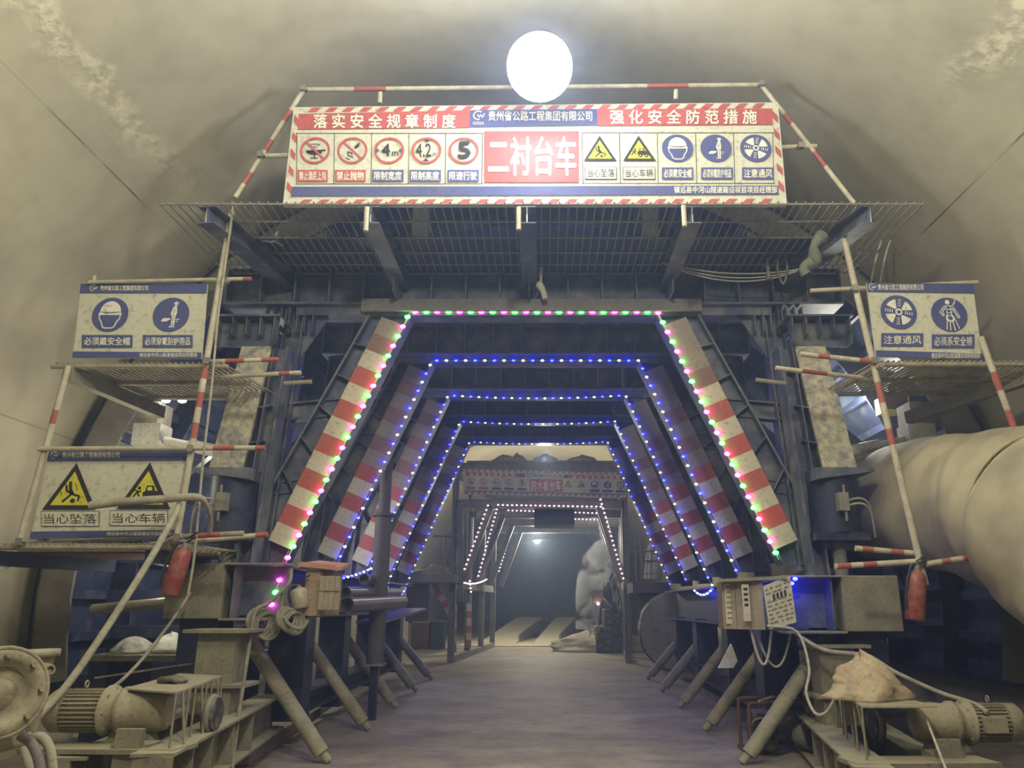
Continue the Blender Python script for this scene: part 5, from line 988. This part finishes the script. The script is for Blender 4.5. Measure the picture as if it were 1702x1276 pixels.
# bags on the gantry roof
for k, (px, w_) in enumerate(((838, 0.45), (905, 0.4), (965, 0.55), (860, 0.3))):
    p = P(px, 757, 21.0); lump('white_bag', (p.x, 21.0, 5.16), w_, 0.4, 0.3 + 0.05 * (k % 2), board_y, ('leftmost', 'middle', 'rightmost', 'second')[k] + ' pale bag lying on the roof of the second gantry', 'bag', 20 + k, 0.6)
# side ledge with scraps, railing and ladder at the left of the second gantry
sl = thing('side_ledge', P(718, 962, 19.5), 'steel side ledge with railing at the left of the second gantry', 'platform')
p, q_ = P(678, 958, 19.4), P(760, 958, 19.4); mb = MB(); mb.box(p.x, q_.x, 18.9, 20.6, 2.02, 2.2, steel_grey); build('ledge_beam', mb, sl)
mb = MB(); a = P(738, 955, 19.2); mb.tube([a, a + Vector((0, 0, 0.95))], 0.03, steel_grey, 8); mb.tube([a + Vector((-0.3, 0, 0.92)), a + Vector((0.3, 0, 0.92))], 0.025, steel_grey, 8); build('railing', mb, sl)
a, b = P(693, 970, 19.8), P(695, 1032, 19.8); mb = MB(); mb.box(a.x - 0.25, a.x + 0.3, 19.8, 19.9, b.z, a.z, post_m); build('side_panel', mb, sl)
lump('scrap_heap', (P(715, 955, 19.2).x, 19.3, 2.2), 0.5, 0.3, 0.25, pump_m, 'heap of pale scraps lying on the steel side ledge', 'scrap', 31, 0.7, 9)
ld = thing('ladder', P(744, 940, 20.8), 'dark slanted ladder behind the steel side ledge', 'ladder'); A0, B0 = P(742, 942, 20.8), P(756, 890, 20.8); A1, B1 = P(752, 942, 20.8), P(766, 892, 20.8)
for a, b in ((A0, B0), (A1, B1)): mb = MB(); mb.beam(a, b, 0.05, 0.05, dark_m); build('rail', mb, ld)
for k in range(5): t = (k + 0.5) / 5; mb = MB(); mb.beam(A0.lerp(B0, t), A1.lerp(B1, t), 0.035, 0.035, dark_m); build('rung', mb, ld)
# cabinet and bin beside it on the floor
p = PZ(690, 1079, G); cb = thing('wooden_cabinet', p, 'small brown wooden cabinet with a pale frame on the floor under the side ledge', 'cabinet')
mb = MB(); mb.box(p.x - 0.2, p.x + 0.42, p.y, p.y + 0.5, G, G + 0.83, rust); build('body', mb, cb); mb = MB(); mb.box(p.x - 0.24, p.x - 0.14, p.y - 0.02, p.y, G, G + 0.86, wood_planed); mb.box(p.x - 0.24, p.x + 0.42, p.y - 0.02, p.y, G + 0.8, G + 0.87, wood_planed); build('frame', mb, cb, 'pale planed frame')
mb = MB(); mb.box(p.x + 0.48, p.x + 0.9, p.y - 0.05, p.y + 0.5, G, G + 0.80, green_p); mb.box(p.x + 0.44, p.x + 0.94, p.y - 0.09, p.y + 0.54, G + 0.80, G + 0.86, green_p); build('waste_bin', mb, label='dark green bin beside the small brown wooden cabinet', cat='bin', bevel=0.02)
# right side: ledge, white tank, bracket
sr = thing('side_ledge', P(1080, 972, 18.5), 'steel side ledge carrying a white tank at the right of the second gantry', 'platform')
p, q_ = P(1050, 968, 18.5), P(1112, 985, 18.5); mb = MB(); mb.box(p.x, q_.x, 18.3, 19.6, q_.z, p.z, post_m); build('ledge_beam', mb, sr)
mb = MB(); a = P(1072, 985, 18.4); mb.prism([(a.x - 0.1, a.z), (a.x + 0.6, a.z), (a.x + 0.1, a.z - 0.9), (a.x - 0.15, a.z - 0.95)], post_m, 18.6, 18.65); build('gusset', mb, sr)
mb = MB(); a = P(1052, 968, 18.4)
for x in (0.08, 0.22): mb.tube([(a.x + x, 18.4, a.z), (a.x + x, 18.4, a.z + 1.0)], 0.022, steel_grey, 6)
mb.tube([(a.x, 18.4, a.z + 0.7), (a.x + 0.75, 18.4, a.z + 0.72)], 0.022, steel_grey, 6); build('railing', mb, sr)
mb = MB(); a = P(1085, 963, 18.8); mb.lathe([(0.20, 0), (0.22, 0.05), (0.18, 0.45), (0.13, 0.78), (0.07, 0.85)], white_paint, a, (0.05, 0, 1), 18)
for z in (0.12, 0.42): mb.torus(a + Vector((0, 0, z)), (0.05, 0, 1), 0.21 - 0.06 * z, 0.012, dark_m, 18, 5)
build('white_tank', mb, label='tapering white tank standing on the right side ledge', cat='tank')
# drill rig working in a dust plume
p = PZ(1018, 1046, G + 0.05); p = P(1018, 1030, 24.0)
rg = thing('drill_rig', (p.x, 24, G), 'dark drill rig with hoses working inside the pale dust plume', 'machine')
mb = MB(); mb.box(p.x - 0.5, p.x + 0.55, 23.8, 25.4, G, G + 0.75, dark_m); mb.box(p.x - 0.25, p.x + 0.5, 23.9, 25.0, G + 0.75, G + 1.25, dark_m); build('body', mb, rg, bevel=0.04)
for k, (a, b) in enumerate((((1000, 985), (1030, 955)), ((1030, 955), (1012, 935)), ((1022, 1000), (1036, 960)), ((1005, 1000), (1024, 1015)))): mb = MB(); mb.beam(P(*a, 23.7), P(*b, 23.7), 0.14, 0.14, dark_m if k != 2 else steel_pipe); build('boom', mb, rg)
for k in range(4): mb = MB(); mb.tube([P(1004 + 6 * k, 968, 23.6), P(1000 + 10 * k, 990, 23.55), P(1018 + 6 * k, 1010 + 4 * k, 23.6)], 0.025, [steel_pipe, dark_rub][k % 2], 6); build('hose', mb, rg)
a, b = P(985, 980, 23.5), P(999, 1002, 23.5); mb = MB(); mb.box(a.x, b.x, 23.5, 23.75, b.z, a.z, rust); build('control_box', mb, rg, 'brown control box')
mb = MB(); a = P(994, 1003, 23.4); mb.cyl(a, a + Vector((0, -0.02, 0)), 0.035, work_m, 10); build('lamp', mb, rg)
wl_ = thing('wire_loop', P(986, 1045, 22.5), 'tangled loop of pale wire standing on the floor before the drill rig', 'wire'); 
for k in range(3): mb = MB(); mb.torus(P(985 + k, 1037 + 3 * k, 22.5), (0.2 * k, 1, 0.1), 0.13 + 0.02 * k, 0.012, cable_m, 18, 5); build('turn', mb, wl_)
mb = MB(); mb.tube([P(983, 1046, 22.5), P(980, 1058, 22.5)], 0.015, cable_m, 6); mb.tube([P(989, 1046, 22.5), P(992, 1058, 22.5)], 0.015, cable_m, 6); build('wire_leg', mb, wl_)
lump('dust_heap', (P(1000, 1050, 25).x, 25.2, G), 1.6, 1.2, 0.7, pale_floor, 'heap of pale dust and spoil at the foot of the drill rig', 'spoil heap', 41, 0.8, 5)
# the plume
pm = bpy.data.materials.new('dust_plume'); pm.use_nodes = True; N, L = pm.node_tree.nodes, pm.node_tree.links; N.remove(N['Principled BSDF'])
vs_ = N.new('ShaderNodeVolumeScatter'); vs_.inputs['Color'].default_value = (0.95, 0.90, 0.86, 1); vs_.inputs['Anisotropy'].default_value = 0.2
tc = N.new('ShaderNodeTexCoord'); nz = N.new('ShaderNodeTexNoise'); nz.inputs['Scale'].default_value = 1.5; nz.inputs['Detail'].default_value = 5; nz.inputs['Distortion'].default_value = 0.6; L.new(tc.outputs['Object'], nz.inputs['Vector'])
mr_ = N.new('ShaderNodeMapRange'); mr_.inputs[1].default_value = 0.45; mr_.inputs[2].default_value = 0.68; mr_.inputs[4].default_value = 5.0; L.new(nz.outputs[0], mr_.inputs[0]); L.new(mr_.outputs[0], vs_.inputs['Density']); L.new(vs_.outputs[0], N['Material Output'].inputs['Volume'])
mb = MB(); mb.tube([P(1018, 896, 24.6), P(1014, 902, 24.6), P(1006, 914, 24.6), P(994, 935, 24.6), P(986, 960, 24.6), P(980, 985, 24.6), P(977, 1010, 24.6), P(975, 1046, 24.6)], [0.05, 0.25, 0.42, 0.5, 0.5, 0.44, 0.38, 0.34], pm, 18); build('dust_plume', mb, label='pale plume of dust rising around the drill rig', cat='dust', kind='stuff')
# pale floor patch and two ramp slabs of the invert bridge
mb = MB(); mb.box(-2.9, 3.2, 27.5, 34, G, G + 0.03, pale_floor); build('pale_floor_patch', mb, label='pale patch of floor before the ramps', cat='cement', kind='stuff')
for k, (n0, n1, f0, f1) in enumerate((((-2.35, -1.05), None, (-1.3, -0.1), None), ((-0.42, 0.45), None, (0.55, 1.5), None))):
    a, b = n0, f0; y0, y1, zt = 29.0, 38.0, 0.95
    v = [(a[0], y0, G + 0.04), (a[1], y0, G + 0.04), (b[1], y1, zt), (b[0], y1, zt), (a[0], y0, G), (a[1], y0, G), (b[1], y1, zt - 0.45), (b[0], y1, zt - 0.45)]
    mb = MB(); mb.add(v, [(0, 1, 2, 3), (7, 6, 5, 4), (0, 4, 5, 1), (1, 5, 6, 2), (2, 6, 7, 3), (3, 7, 4, 0)], pale_floor); r_ = thing('ramp_slab', ((a[0] + a[1]) / 2, y0, G), ('left' if k == 0 else 'right') + ' pale ramp slab of the bridge far down the tunnel', 'ramp', 'bridge ramps far down the tunnel'); build('slab', mb, r_)
    mb = MB(); mb.beam((b[1], y1 - 0.4, zt - 0.22), (a[1] + 0.1, y0 + 1, G + 0.1), 0.05, 0.4, steel_pipe); build('edge_girder', mb, r_)
    mb = MB(); mb.box(b[0], b[1], y1 - 0.4, y1, G, zt - 0.45, steel_grey); build('support', mb, r_)
lamp('gantry_light', 'POINT', (-0.3, 27.8, 3.7), 750, (1.0, 0.95, 0.78), 0.15)
lamp('gantry_light', 'POINT', (-3.6, 21.0, 3.4), 110, (0.95, 0.97, 1.0), 0.15)
lamp('gantry_light', 'POINT', (1.6, 23.0, 3.3), 70, (1.0, 0.97, 0.95), 0.15)
lamp('added_rear_fill', 'POINT', (0.0, 16.4, 4.5), 90, (1.0, 0.96, 0.88), 0.1)  # unseen fill added behind the trolley to brighten the second banner
led_string([P(1321, 962, 7.8), P(1312, 974, 7.9), P(1308, 1000, 7.95)], 0.075, ('blue',), cable_m, 'short blue LED string added behind the tilted paper notice for its glow')  # blue bulbs added to cast a glow on the girder recess
